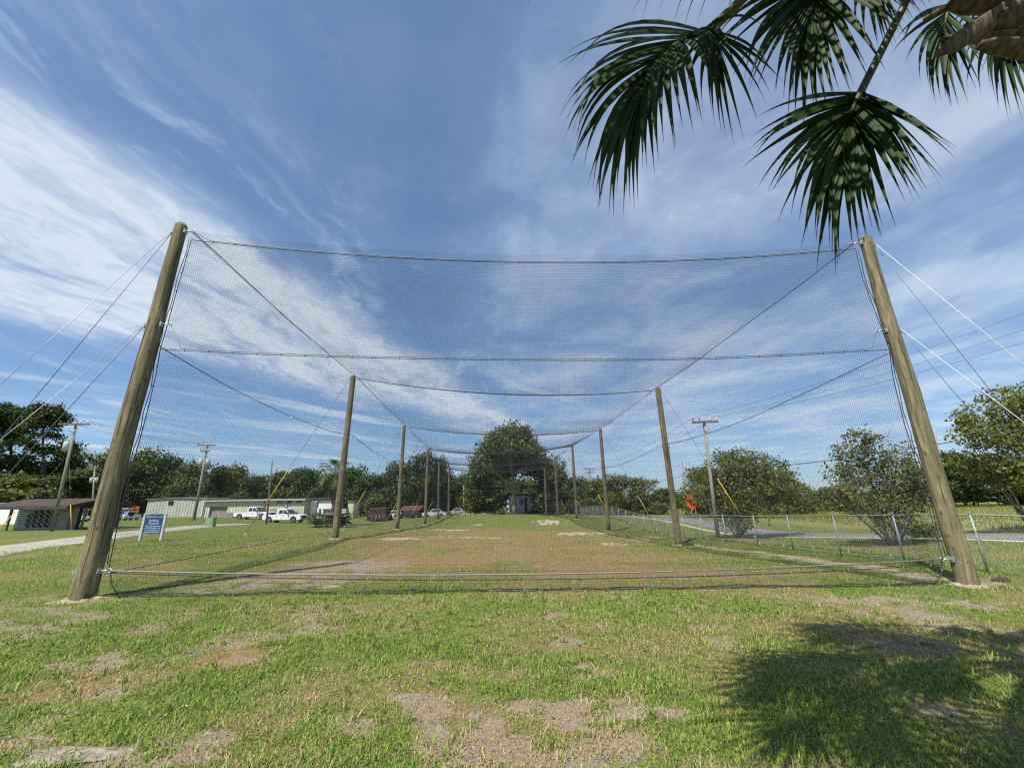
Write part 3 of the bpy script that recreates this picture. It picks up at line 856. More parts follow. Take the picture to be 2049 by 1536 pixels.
net = thing('net_cage', 'huge black mesh net enclosure hung between two rows of timber poles', 'net', tuple(POLES['L', 0][0]))
net_mesh('front_panel', front, 16.6, 8.0, 36, 34, .0013, net)
net_mesh('roof_panel', roof, 16.6, 65.4, 24, 61, .0013, net)
net_mesh('side_panel', side_fn('L'), 65.4, 8.9, 61, 20, .0013, net)
net_mesh('side_panel', side_fn('R'), 65.4, 8.9, 61, 20, .0013, net)
net_mesh('rear_panel', rear, 16, 7.7, 14, 10, .0013, net, 1, 1)
def rope_path(fn, uv): return [Vector(fn(np.array(a, float), np.array(b, float)).tolist()) for a, b in uv]
def rope_part(name, path, r, m=None, parent=net, n=6):
    return put(name, MB().tube(path, r, n), m or M['rope'], parent)
def clips(path, step, r, m, parent, drop=.05):
    mb = MB(); acc = 0
    for a, b in zip(path, path[1:]):
        L = (b - a).length; s = step - acc
        while s < L:
            p = a.lerp(b, s / L); mb.box(p + Vector((0, -.01, 0)), (.011, .02, drop)); s += step
        acc = (acc + L) % step
    if mb.v:
        o = put('rope_clips', mb, m, parent); o['kind'] = 'stuff'
us = np.linspace(0, 1, 40)
p_top = rope_path(front, [(u, 0.0) for u in us]); rope_part('edge_rope', p_top, .008); clips(p_top, .52, .02, M['rope'], net, .035)
p_mid = rope_path(front, [(u, .31) for u in us]); rope_part('edge_rope', p_mid, .007); clips(p_mid, .52, .02, M['rope'], net, .035)
p_bot = rope_path(front, [(u, .945) for u in us]); p_bot = [p + Vector((0, -.01, -.06)) for p in p_bot]; rope_part('edge_rope', p_bot, .009); clips(p_bot, .6, .02, M['steel'], net, .035)
p_gnd = rope_path(front, [(u, 1.0) for u in np.linspace(0, 1, 90)])
rr_ = random.Random(5)
rope_part('edge_rope', [p + Vector((0, rr_.uniform(-.03, .03), rr_.uniform(-.005, .02))) for p in p_gnd], .009)
rope_part('edge_rope', [p + Vector((0, .10 + .07 * math.sin(k * .5) + rr_.uniform(-.03, .03), rr_.uniform(0, .03))) for k, p in enumerate(p_gnd)], .008)
for u0 in (0.0, 1.0):
    p = rope_path(front, [(u0, v) for v in np.linspace(0, 1, 30)])
    rope_part('edge_rope', p, .009)
    q = [a + Vector(((-.05 if u0 == 0 else .05) + .02 * math.sin(k * 1.7), -.01, 0)) for k, a in enumerate(p)]
    rope_part('edge_rope', q[:-2], .008); clips(p, .45, .02, M['steel'] if u0 else M['rope'], net, .04)
us2 = np.linspace(0, 1, 61)
for sd in 'LR':
    fn = side_fn(sd)
    rope_part('edge_rope', rope_path(fn, [(u, 0.0) for u in us2]), .010)
    pm = rope_path(fn, [(u, .88 * .40) for u in us2]); rope_part('edge_rope', pm, .008)
    pb = rope_path(fn, [(u, .88) for u in us2]); rope_part('edge_rope', pb, .008); clips(pb, 1.2, .02, M['white'], net, .06)
    rope_part('edge_rope', rope_path(fn, [(u, 1.0) for u in np.linspace(0, 1, 120)]), .008)
for i in range(1, 6):
    rope_part('cross_rope', rope_path(roof, [(u, i / 5 - 1e-6) for u in np.linspace(0, 1, 25)]), .018)

# ------------------------------------------------------------------ cables between the poles
def cable(a, b, sag, r, m, label, name='support_cable', cat='cable', group='steel cables strung between the cage poles', n=24):
    pts = []
    for s in np.linspace(0, 1, n + 1):
        p = Vector(a).lerp(Vector(b), s); p.z -= sag * 4 * s * (1 - s); pts.append(p)
    o = put(name, MB().tube(pts, r, 6), m); tag(o, label, cat, group); return o
def anchor(side, i, frac, out=.2):
    b, t, rb, rt = POLES[side, i]; inward = 1 if side == 'L' else -1
    return b + (t - b) * frac + Vector((inward * (lerp(rb, rt, frac) + out), 0, 0))
def outer(side, i, frac, out=.08):
    b, t, rb, rt = POLES[side, i]; inward = 1 if side == 'L' else -1
    return b + (t - b) * frac - Vector((inward * (lerp(rb, rt, frac) + out), 0, 0))
def cable_on(path, off, a, b, r, m, label):
    pts = [Vector(a)] + [p + Vector(off) for p in path[1:-1]] + [Vector(b)]
    o = put('support_cable', MB().tube(pts, r, 6), m); tag(o, label, 'cable', 'steel cables strung between the cage poles')
cable_on(p_top, (0, 0, .035), anchor('L', 0, .985), anchor('R', 0, .985), .010, M['guycable'], 'topmost grey cable carrying the front net panel')
cable_on(p_mid, (0, 0, .04), anchor('L', 0, .685), anchor('R', 0, .69), .008, M['guycable'], 'middle grey cable crossing the front net panel halfway up')
cable(anchor('L', 0, .06), anchor('R', 0, .06), .17, .014, M['low_cable'], 'pale cable stretched low above the lawn across the front net')
for i in range(1, 6):
    cable(anchor('L', i, .985), anchor('R', i, .985), ROWSAG[i] + .03, .014, M['dark_cable'], f'dark sagging cable across the net roof at the {ord_w[i]} pair of poles')
cable(anchor('L', 5, .55), anchor('R', 5, .55), .3, .012, M['dark_cable'], 'cable crossing the rear net panel at half height')
for sd, w_ in (('L', 'left'), ('R', 'right')):
    for frac, f2, nm, sag in ((.985, .985, 'top', .08), (.66, .60, 'middle', .30)):
        pts = []
        if nm == 'middle':
            pts = [p + Vector(((-.06 if sd == 'L' else .06), 0, .03)) for p in rope_path(side_fn(sd), [(u, .88 * .40) for u in us2])]
        for i in range(5 if nm == 'top' else 0):
            a, b = anchor(sd, i, frac if i == 0 else f2, .14), anchor(sd, i + 1, f2, .14)
            for s in np.linspace(0, 1, 11)[:-1 if i < 4 else None]:
                p = a.lerp(b, s); p.z -= sag * 4 * s * (1 - s); pts.append(p)
        o = put('support_cable', MB().tube(pts, .007, 6), M['guycable'])
        tag(o, f'long dark {nm} cable running along the {w_} row of poles', 'cable', 'steel cables strung between the cage poles')

# guy wires
def guy(a, b, label, m, guard=None, r=.009, group='guy wires bracing the cage poles'):
    o = thing('guy_wire', label, 'wire', tuple(b), group)
    put('wire', MB().tube([a, b], r, 6), m, o)
    if guard:
        d = (Vector(a) - Vector(b)); L = d.length
        lo, hi = Vector(b) + d * (guard[0] / L), Vector(b) + d * (guard[1] / L)
        put('yellow_sleeve', MB().tube([lo, hi], .024, 8), M['yellow'], o)
    put('ground_anchor', MB().tube([Vector(b) - Vector((0, 0, .1)), Vector(b) + (Vector(a) - Vector(b)).normalized() * .35], .018, 6), M['steel'], o)
    return o
def guy_through(side, frac, px, py, Yp, label, m, r):
    a = outer(side, 0, frac); p = at(px, py, Yp); d = p - a
    t = 1.0
    while (a + d * t).z > hz((a + d * t).x, (a + d * t).y): t += .05
    guy(a, a + d * t, label, m, None, r)
guy_through('L', .985, 0, 770, 7.3, 'pale upper guy wire slanting off the near left pole', M['cable'], .007)
guy_through('L', .975, 60, 808, 8.3, 'darker upper guy wire slanting off the near left pole', M['guycable'], .008)
guy_through('L', .685, 0, 880, 7.3, 'pale lower guy wire slanting off the near left pole', M['cable'], .007)
guy_through('L', .68, 127, 828, 8.3, 'darker lower guy wire slanting off the near left pole', M['guycable'], .008)
guy_through('R', .985, 2049, 730, 8.2, 'bright white upper guy wire slanting off the near right pole', M['white_cable'], .009)
guy_through('R', .975, 1985, 785, 9.4, 'dark upper guy wire slanting off the near right pole', M['guycable'], .008)
guy_through('R', .69, 2049, 845, 8.2, 'bright white lower guy wire slanting off the near right pole', M['white_cable'], .008)
guy_through('R', .685, 1935, 815, 9.4, 'dark lower guy wire slanting off the near right pole', M['guycable'], .008)
for sd, i, apx, apy, g0, g1 in [('L', 1, 480, 1098, .9, 3.9), ('L', 2, 685, 1062, .7, 3.4), ('L', 3, 768, 1056, .3, 2.8), ('L', 4, 817, 1044, .3, 2.8), ('L', 5, 850, 1032, .3, 2.6),
                                ('R', 1, 1520, 1100, .7, 3.6), ('R', 2, 1317, 1064, .4, 3.2), ('R', 3, 1222, 1045, .3, 2.9), ('R', 4, 1171, 1037, .3, 2.6), ('R', 5, 1137, 1031, .3, 2.8)]:
    a = outer(sd, i, .97); u_, f_, up_ = ray(apx, apy); x_ = u_ / f_ * POLES[sd, i][0].y
    b = Vector((x_, POLES[sd, i][0].y, 0)); b.z = hz(b.x, b.y)
    guy(a, b, f'guy wire with yellow guard bracing the {ord_w[i]} cage pole of the {"left" if sd == "L" else "right"} row', M['dark_cable'], (g0, g1), .010)

# ------------------------------------------------------------------ chain-link fence on the right
def build_fence():
    line = [at(1976, 1141, 10.6), at(1812, 1128.5, 12.7), at(1684, 1111, 15.1), at(1587.5, 1100, 17.6), at(1517, 1093.6, 20.1), at(1453, 1081, 22.9), at(1406.5, 1075, 25.6)]
    x0 = [11.9, 11.75] + [p.x for p in line]; y0 = [5.2, 7.9] + [p.y for p in line]
    y = y0[-1]
    while y < 67: y += 2.75; y0.append(y); x0.append(lerp(line[-1].x, at(1165, 1033, 68).x, (y - 25.6) / (68 - 25.6)))
    o = thing('chain_link_fence', 'long low galvanised chain link fence running away on the right', 'fence', (x0[0], y0[0], hz(x0[0], y0[0])))
    Hh = 1.32
    gz = [hz(a, b) for a, b in zip(x0, y0)]
    for a, b, z in zip(x0, y0, gz):
        mb = MB().tube([(a, b, z - .1), (a, b, z + Hh + .03)], .024, 8)
        mb.tube([(a, b, z + Hh + .03), (a, b, z + Hh + .07)], [.032, .012], 8)
        put('post', mb, M['fence'], o)
    rail = [Vector((a, b, z + Hh)) for a, b, z in zip(x0, y0, gz)]
    put('top_rail', MB().tube(rail, .019, 8), M['fence'], o)
    # woven wire
    D = .075; cum = np.concatenate([[0], np.cumsum(np.hypot(np.diff(x0), np.diff(y0)))])
    ss = np.arange(-Hh, cum[-1], D)
    out = []
    for dr in (1, -1):
        s0 = ss if dr == 1 else ss + Hh
        k = np.linspace(0, 1, 5)
        s_ = s0[:, None] + dr * k[None, :] * Hh
        s_c = np.clip(s_, 0, cum[-1])
        X = np.interp(s_c, cum, x0) + .03; Y = np.interp(s_c, cum, y0); Z = np.interp(s_c, cum, gz) + .03 + k[None, :] * (Hh - .05)
        out.append(np.stack([X, Y, Z], -1))
    V, F = strands(np.concatenate(out), .0024)
    q = put('wire_mesh', mesh_np('wire_mesh', V, F), M['chain'], o); q['kind'] = 'stuff'
build_fence()

# ------------------------------------------------------------------ trees
def lobes_rand(seed, n, base=.35, top=1.0, spread=.5, rmin=.14, rmax=.26, dome=True):
    r = random.Random(seed); L = []
    for k in range(n):
        z = r.uniform(base, top); f = (z - base) / (top - base + 1e-6)
        w = spread * (math.sqrt(max(0, 1 - (f * .95) ** 2)) if dome else 1 - .3 * f)
        a = r.uniform(0, 6.283); q = math.sqrt(r.random()) * w
        rr = r.uniform(rmin, rmax)
        q = max(0, min(q, w - rr * .5))
        L.append((np.array([q * math.cos(a), q * math.sin(a), min(z, top - rr * .7)]), np.array([rr, rr, rr * r.uniform(.6, .85)])))
    return L
def leaf_cloud(seed, lobes, n, size, gap=.0, wl=.25, solid=.55, cl=1.9):
    g = np.random.default_rng(seed)
    w = np.array([np.prod(l[1]) ** (2 / 3) for l in lobes]); w /= w.sum()
    per = 11; n_all = n; n = max(n // per, 40)
    k = g.choice(len(lobes), n, p=w)
    c = np.array([l[0] for l in lobes])[k]; r = np.array([l[1] for l in lobes])[k]
    d = g.normal(size=(n, 3)); d /= np.linalg.norm(d, axis=1, keepdims=True)
    rad = solid + (1 - solid) * g.random(n) ** .6 * 1.12
    P = c + d * r * rad[:, None]
    if gap > 0:
        K = g.normal(size=(7, 3)) * 6.283 / wl / 1.7; ph = g.random(7) * 6.283
        f = np.sin(P @ K.T + ph).sum(1) / 7
        P, d = P[f > gap - .45], d[f > gap - .45]
    rep_ = g.integers(5, 2 * per - 4, len(P))
    P = np.repeat(P, rep_, 0); d = np.repeat(d, rep_, 0)
    P = P + g.normal(size=P.shape) * size * cl * np.array([1, 1, .75])
    tone = np.repeat(g.normal(0, .12, len(rep_)), rep_)
    n = len(P)
    nr = d * .7 + g.normal(size=(n, 3)) * .75 + np.array([0, 0, .35]); nr /= np.linalg.norm(nr, axis=1, keepdims=True)
    t = np.cross(nr, g.normal(size=(n, 3))); t /= np.linalg.norm(t, axis=1, keepdims=True); b = np.cross(nr, t)
    s = size * (.55 + .9 * g.random(n))[:, None]
    V = np.stack([P - t * s, P + b * s * .55 * (.6 + .8 * g.random((n, 1))), P + t * s, P - b * s * .55 * (.6 + .8 * g.random((n, 1)))], 1)
    F = np.arange(n)[:, None] * 4 + np.array([[0, 1, 2, 3]])
    sh = np.repeat(np.clip(g.normal(.45, .22, n) + tone, 0, 1), 4)
    return V.reshape(-1, 3), F, sh
CROWN = {}
def crown_mesh(key, lobes, n, size, m, **kw):
    V, F, sh = leaf_cloud(hash(key) % 1000 if not isinstance(key, int) else key, lobes, n, size, **kw)
    me = mesh_np('crown', V, F, sh); me.materials.append(m); return me
# six crown shapes of unit height and width, shared by the trees of the far line
unit = []
specs = [(11, 26, .10, .98, .46, .13, .22), (12, 30, .08, .97, .48, .12, .20), (13, 22, .12, .99, .42, .14, .24), (14, 34, .05, .95, .50, .10, .18), (15, 24, .10, .98, .44, .13, .21), (16, 28, .06, .97, .47, .12, .2)]
for q, s in enumerate(specs):
    L = lobes_rand(*s)
    for mk in ('leafdark', 'leaf', 'leafolive'):
        CROWN[q, mk] = None
    V, F, sh = leaf_cloud(s[0], L, 9000, .024, gap=.30, wl=.16, solid=.35)
    for mk in ('leafdark', 'leaf', 'leafolive'):
        me = mesh_np('crown', V, F, sh); me.materials.append(M[mk]); CROWN[q, mk] = me
tb = MB(); tb.tube([(0, 0, -.03), (.01, 0, .2), (-.01, .01, .45), (.02, 0, .75)], [.028, .022, .016, .006], 8)
for k in range(6):
    a = k * 1.05 + .3; z = .22 + .07 * k
    tb.tube([(0, 0, z), (.15 * math.cos(a), .15 * math.sin(a), z + .12), (.32 * math.cos(a), .32 * math.sin(a), z + .2)], [.011, .007, .003], 6)
TRUNK = tb.mesh('trunk'); TRUNK.materials.append(M['darkbark'])
def far_tree(px, py_top, wpx, Y, q, mk, label, name='oak_tree', group='trees of the far tree line', rz=None, py_base=None):
    t = at(px, py_top, Y); z0 = hz(t.x, Y); Hh = t.z - z0
    u_, f_, _ = ray(px, py_top); Wd = wpx / f_ * Y
    o = thing(name, label, 'tree', (t.x, Y, z0), group)
    c = bpy.data.objects.new('trunk', TRUNK); c.parent = o; c.scale = (Hh, Hh, Hh); COL.objects.link(c)
    c = bpy.data.objects.new('crown', CROWN[q, mk]); c.parent = o; c.scale = (Wd, Wd * .9, Hh); c.rotation_euler = (0, 0, (px * 1.37) % 6.283 if rz is None else rz); COL.objects.link(c)
    return o
far = [
    (-60, 905, 190, 92, 0, 'leafdark', 'dark tree crowding the left picture edge behind the brown roofed building'),
    (30, 905, 150, 88, 1, 'leafdark', 'broad dark tree under the tall pines behind the brown roof'),
    (60, 945, 190, 78, 3, 'leafolive', 'low spreading olive tree just behind the brown roofed building'),
    (140, 885, 110, 96, 2, 'leafdark', 'dark tree between the pines and the near left pole'),
    (165, 940, 130, 82, 4, 'leafdark', 'low dark tree behind the carts beside the brown roof'),
    (215, 895, 90, 98, 5, 'leafolive', 'yellowish green tree hidden partly by the near left pole'),
    (262, 925, 100, 95, 1, 'leafdark', 'dark tree right of the near left pole'),
    (308, 898, 105, 100, 2, 'leaf', 'tall tree rising behind the left end of the gabled warehouse'),
    (352, 908, 95, 103, 0, 'leafdark', 'dark tree behind the middle of the gabled warehouse'),
    (395, 918, 90, 97, 3, 'leaf', 'tree behind the transformer pole near the warehouses'),
    (440, 935, 75, 104, 4, 'leafdark', 'dark tree over the roller door of the cream warehouse'),
    (472, 930, 70, 108, 5, 'leafolive', 'open crowned tree rising above the cream warehouse roof'),
    (515, 950, 85, 101, 1, 'leafdark', 'dark tree behind the parked white pickups'),
    (560, 944, 95, 105, 0, 'leaf', 'rounded tree behind the thin bare pole'),
    (608, 938, 90, 107, 2, 'leafdark', 'dark tree left of the cabbage palm'),
    (655, 948, 80, 102, 3, 'leafdark', 'dark tree directly behind the cabbage palm'),
    (705, 938, 85, 104, 4, 'leaf', 'tree behind the second left pole of the cage'),
    (748, 945, 90, 99, 5, 'leafdark', 'dark tree behind the maroon tarpaulin heap'),
    (800, 925, 90, 100, 1, 'leafdark', 'dark tree left of the tall dome of trees behind the red roof'),
    (845, 902, 125, 98, 0, 'leafdark', 'tall dense dome shaped tree behind the fourth left pole'),
    (885, 915, 70, 102, 2, 'leafdark', 'dark shoulder of trees right of the dense dome'),
    (920, 945, 70, 104, 3, 'leaf', 'lower tree left of the great oak'),
    (955, 962, 70, 98, 4, 'leafolive', 'small light tree beside the low white wall'),
    (995, 958, 80, 106, 0, 'leafdark', 'dark tree seen under the left limbs of the great oak'),
    (1045, 962, 90, 110, 1, 'leafdark', 'dark tree seen under the right limbs of the great oak'),
    (1106, 916, 78, 88, 2, 'leaf', 'dark tree touching the right flank of the great oak'),
    (1085, 965, 70, 92, 5, 'leafdark', 'low dark tree behind the right end of the cage'),
    (1150, 955, 80, 84, 1, 'leafdark', 'dark tree just right of the great oak'),
    (1190, 952, 90, 74, 3, 'leafolive', 'olive green tree behind the start of the chain link fence'),
    (1235, 950, 100, 70, 1, 'leafolive', 'olive green rounded tree along the side road, left of three'),
    (1285, 952, 90, 68, 5, 'leafolive', 'feathery olive tree along the side road with ragged top'),
    (1325, 975, 80, 86, 0, 'leafdark', 'dark tree in the gap behind the second right pole'),
    (1365, 985, 70, 92, 2, 'leafdark', 'dark tree behind the orange diamond sign'),
    (1405, 940, 110, 58, 4, 'leaf', 'green tree behind the tall grey utility pole on the right'),
    (1560, 935, 110, 56, 3, 'leafolive', 'dense olive tree behind the multi stemmed trees on the right'),
    (1640, 985, 110, 98, 1, 'leafdark', 'distant dark trees at the far side of the meadow'),
    (1900, 905, 150, 62, 2, 'leafdark', 'dark tree behind the near right pole'),
    (1985, 915, 170, 66, 0, 'leafdark', 'dark tree at the back of the meadow near the right edge'),
    (2080, 900, 170, 62, 5, 'leafdark', 'dark tree cut by the right picture edge'),
    (1850, 945, 90, 70, 4, 'leafdark', 'dark low tree left of the near right pole at the meadow edge'),
]
for a in far: far_tree(*a)
# hidden depth of the wood behind the line
def wood(name, pxs, label):
    Vs = []; Fs = []; Ss = []; off = 0
    for k, (px, py, Y, wp) in enumerate(pxs):
        t = at(px, py, Y); z0 = hz(t.x, Y); u_, f_, _ = ray(px, py); Wd = wp / f_ * Y
        V, F, sh = leaf_cloud(200 + k, lobes_rand(300 + k, 18, .05, .97, .5, .12, .22), 2600, .034, gap=.2, wl=.2, solid=.3)
        V = V * np.array([Wd, Wd, t.z - z0]) + np.array([t.x, Y, z0]); Vs.append(V); Fs.append(F + off); Ss.append(sh); off += len(V)
    o = put(name, mesh_np(name, np.concatenate(Vs), np.concatenate(Fs), np.concatenate(Ss)), M['leafdark'])
    tag(o, label, 'woods', kind='stuff')
wood('woods', [(x, 945 + 14 * math.sin(x * .05), 125, 100) for x in range(-150, 1130, 48)], 'dark mass of woodland closing the view behind the left hand tree line')
wood('distant_woods', [(x, 978 + 6 * math.sin(x * .07), 120, 90) for x in range(1120, 2250, 55)], 'low dark woodland beyond the meadow on the right')

def limb(mb, a, b, r0, r1, bend, rnd, n=6):
    a, b = Vector(a), Vector(b); L = (b - a).length
    off = Vector((rnd.uniform(-1, 1), rnd.uniform(-1, 1), rnd.uniform(-.3, 1))) * bend * L
    pts = []; rs = []
    for s in np.linspace(0, 1, n):
        p = a.lerp(b, s) + off * (4 * s * (1 - s)) * .5; pts.append(p); rs.append(lerp(r0, r1, s))
    mb.tube(pts, rs, 7); return pts
# the great oak behind the cage
def great_oak():
    b = at(1027, 1029, 86); b.z = hz(b.x, b.y)
    mpp = 86 / 838.
    o = thing('great_oak_tree', 'big round oak with pale trunk standing behind the far end of the cage', 'tree', tuple(b))
    rnd = random.Random(4)
    def P(px, py, dy=0): return Vector((b.x + (px - 1027) * mpp, b.y + dy, b.z + (1029 - py) * mpp))
    mb = MB()
    mb.tube([P(1030, 1032), P(1029, 1015), P(1028, 995), P(1027, 975), P(1026, 950), P(1023, 915), P(1025, 880)], [.62, .46, .42, .34, .26, .18, .06], 10)
    for (x0, y0, x1, y1, dy, r0) in [(1029, 992, 1052, 958, 1, .24), (1027, 978, 985, 945, -1, .2), (1026, 968, 960, 950, 1.5, .17), (1026, 955, 1070, 930, -1.5, .17), (1026, 945, 1000, 900, 2, .15), (1025, 930, 1050, 885, -1, .13),
                                     (1028, 985, 1000, 955, -2.5, .17), (1040, 972, 1085, 945, 1.5, .15), (1026, 960, 1010, 905, -3, .15), (1027, 975, 945, 975, .5, .14), (1024, 915, 1008, 870, 1, .1), (1026, 965, 1045, 915, 3.5, .15)]:
        limb(mb, P(x0, y0), P(x1, y1, dy), r0, .04, .12, rnd)
    put('trunk', mb, M['palebark'], o)
    lob = []
    for (px, py, rp, dy) in [(1024, 866, 24, 0), (1005, 872, 20, 1), (1045, 875, 22, -1), (945, 985, 15, 1), (952, 1000, 11, 2), (1092, 985, 16, 1), (975, 985, 14, 3), (985, 895, 24, 0), (1060, 898, 22, 1), (1020, 892, 28, -2), (965, 918, 24, 1), (1000, 915, 26, 2), (1040, 912, 28, 2), (1075, 918, 24, -1),
                             (955, 945, 22, -1), (985, 940, 26, 0), (1085, 942, 22, 1), (1060, 935, 24, 3), (945, 962, 15, 1), (970, 965, 20, 2), (1095, 962, 18, -1), (1020, 930, 28, 4), (1008, 950, 20, 5), (1030, 880, 26, 3), (1000, 890, 22, -4), (1055, 910, 22, -5), (1015, 910, 22, -6)]:
        c = P(px, py, dy * 1.0); lob.append((np.array(tuple(c)), np.array([rp, rp * .95, rp * .78]) * mpp))
    V, F, sh = leaf_cloud(77, lob, 30000, .29, gap=.27, wl=2.2, solid=.35)
    put('crown', mesh_np('crown', V, F, sh), M['leaf'], o)
great_oak()

# long-needled pines at the far left
def pine(px, py_top, py_low, Y, wpx, seed, label, lean=0):
    b = at(px, 1040, Y); b.z = hz(b.x, b.y)
    t = at(px + lean, py_top, Y); u_, f_, _ = ray(px, py_top); mpp = Y / f_
    rnd = random.Random(seed)
    o = thing('pine_tree', label, 'tree', tuple(b), 'pines at the left edge')
    mb = MB(); tp = t - Vector((0, 0, 10 * mpp))
    path = [b.lerp(tp, s) + Vector((rnd.uniform(-.2, .2), 0, 0)) * (s > .1) for s in np.linspace(0, 1, 7)]
    mb.tube(path, [.36, .32, .28, .24, .2, .14, .05], 9)
    lob = []
    zl = at(px, py_low, Y).z
    for k in range(34):
        s = rnd.random() ** .75; z = lerp(zl, t.z - .8, s); w = wpx * .5 * mpp * (1.0 - .45 * s) * (.35 + .65 * min(1, 4 * s + .4))
        a = rnd.uniform(0, 6.283); q = rnd.uniform(.35, 1) * w
        c = Vector((lerp(b.x, tp.x, (z - b.z) / (tp.z - b.z)) + q * math.cos(a), b.y + q * math.sin(a), z))
        r0 = rnd.uniform(.6, 1.25)
        lob.append((np.array(tuple(c)), np.array([r0, r0, r0 * .62])))
        limb(mb, (lerp(b.x, tp.x, (z - 1 - b.z) / (tp.z - b.z)), b.y, z - 1.0), c - Vector((0, 0, .3)), .06, .02, .1, rnd, 5)
    put('trunk', mb, M['darkbark'], o)
    V, F, sh = leaf_cloud(seed, lob, 11000, .28, gap=.3, wl=1.4, solid=.2)
    put('crown', mesh_np('crown', V, F, sh), M['leafpine'], o)
pine(84, 808, 905, 84, 100, 31, 'tall flat topped pine with bare trunk behind the crossarm pole on the left', 8)
pine(22, 806, 885, 86, 95, 35, 'tall pine at the left picture edge with ragged tiers', 4)
pine(-45, 800, 900, 80, 110, 39, 'pine mostly beyond the left picture edge')

# open multi-stemmed trees beyond the fence
def myrtle(px, py, Y, crown, seed, label, n, size, stems=7, mk='leafmyrtle', low=True, gap=.32):
    """crown: list of (px, py, rx_px, ry_px, dy)"""
    b = onground(px, Y, py); u_, f_, _ = ray(px, py); mpp = Y / f_
    rnd = random.Random(seed)
    o = thing('crepe_myrtle', label, 'tree', tuple(b), 'multi stemmed trees beyond the chain link fence')
    mb = MB(); lob = []
    for (cx, cy, rx, ry, dy) in crown:
        c = at(cx, cy, Y + dy); lob.append((np.array(tuple(c)), np.array([rx * mpp, rx * mpp * .85, ry * mpp])))
    for k in range(stems):
        a = 6.283 * k / stems + rnd.uniform(-.3, .3)
        foot = b + Vector((.12 * math.cos(a), .12 * math.sin(a), -.05))
        tgt = rnd.choice(lob); e = Vector(tgt[0].tolist()) + Vector((rnd.uniform(-.3, .3), rnd.uniform(-.3, .3), rnd.uniform(-.1, .3)))
        mid = foot.lerp(e, .45) + Vector((.25 * math.cos(a), .25 * math.sin(a), .1))
        pts = limb(mb, foot, mid, .055, .035, .06, rnd, 5); pts += limb(mb, mid, e, .035, .012, .08, rnd, 5)
        for _ in range(6):
            s = rnd.choice(pts[3:]); tl = rnd.choice(lob)
            q = Vector(tl[0].tolist()) + Vector((rnd.uniform(-1, 1) * tl[1][0], rnd.uniform(-1, 1) * tl[1][1], rnd.uniform(-.6, 1) * tl[1][2])) * .9
            if (q - s).length < 2.6: 
                pp = limb(mb, s, q, .016, .005, .1, rnd, 4)
                for _ in range(3):
                    w_ = pp[2] + Vector((rnd.uniform(-.5, .5), rnd.uniform(-.5, .5), rnd.uniform(.1, .6)))
                    mb.tube([pp[2], w_], [.006, .003], 4)
    put('trunk', mb, M['bark'], o)
    V, F, sh = leaf_cloud(seed + 500, lob, n, size, gap=gap, wl=.75, solid=.1)
    put('crown', mesh_np('crown', V, F, sh), M[mk], o)
myrtle(1790, 1094, 19.3, [(1740, 900, 62, 44, 0), (1690, 935, 48, 38, .5), (1795, 925, 55, 45, -.4), (1745, 960, 80, 42, .3), (1690, 985, 50, 30, -.5), (1810, 985, 55, 40, .4), (1760, 1010, 70, 26, 0), (1730, 880, 30, 26, -.6), (1840, 960, 35, 40, 0), (1790, 1050, 40, 30, .2), (1770, 930, 60, 50, 1.0)], 51,
       'open bushy tree with many stems just left of the near right pole', 21000, .062, 11, gap=.36)
myrtle(1478, 1078, 29.5, [(1480, 930, 70, 28, 0), (1440, 955, 55, 32, .6), (1525, 950, 60, 34, -.5), (1480, 985, 85, 32, .3), (1560, 985, 40, 26, .6), (1420, 990, 40, 24, 0), (1490, 1020, 55, 24, -.3), (1465, 915, 40, 18, 1), (1475, 1045, 30, 18, 0)], 52,
       'dense dark tree in front of the side road right of the grey utility pole', 20000, .085, 9, gap=.26)
myrtle(1505, 1036, 46, [(1520, 935, 40, 24, 0), (1490, 955, 45, 26, .6), (1550, 965, 45, 26, -.5), (1580, 985, 35, 22, .3), (1500, 990, 45, 20, .6)], 53,
       'tree with a single leaning dark stem on the far side of the side road', 6500, .13, 3, gap=.26)
myrtle(1420, 1034, 48, [(1400, 955, 30, 22, 0), (1430, 965, 34, 24, .6), (1395, 985, 34, 20, -.5), (1440, 990, 34, 18, .3)], 54,
       'smaller tree across the side road behind the grey utility pole', 5200, .13, 3, gap=.26)
myrtle(2075, 1062, 22, [(2010, 815, 60, 40, 0), (2060, 800, 60, 40, .5), (1960, 870, 50, 36, -.4), (2040, 880, 70, 45, .3), (2110, 860, 80, 60, .6), (1945, 925, 40, 28, 0), (2010, 940, 60, 36, .4), (2080, 950, 80, 40, -.6), (1930, 840, 22, 20, 0), (2050, 850, 60, 40, 1)], 55,
       'tall open tree leaning in from the right picture edge', 26000, .085, 12, gap=.34)

# ------------------------------------------------------------------ fan palms
def fan_blade(V, F, Sh, start, d0, length, width, droop, side, rnd, n=9, grav=Vector((0, 0, -1)), fuse=.35, shade=None):
    """one folded segment of a fan leaf"""
    p = Vector(start); d = Vector(d0).normalized(); step = length / n
    off = len(V); sd = Vector(side)
    sh = rnd.gauss(.45, .25) if shade is None else shade
    for k in range(n + 1):
        s = k / n
        w = width * (.55 + .45 * min(1, s / fuse)) if s < fuse else width * (1 - (s - fuse) / (1 - fuse)) ** 1.35
        w = max(w, .0012)
        sv = (sd - d * sd.dot(d))
        sv = sv.normalized() if sv.length > 1e-4 else Vector((1, 0, 0))
        nn = d.cross(sv).normalized()
        V += [p - sv * w * .5 - nn * w * .22, p + nn * w * .12, p + sv * w * .5 - nn * w * .22]; Sh += [min(1, max(0, sh))] * 3
        if k < n:
            o = off + k * 3
            F += [(o, o + 1, o + 4, o + 3), (o + 1, o + 2, o + 5, o + 4)]
        p = p + d * step
        d = (d + grav * droop * (.35 + 1.7 * s) / n).normalized()
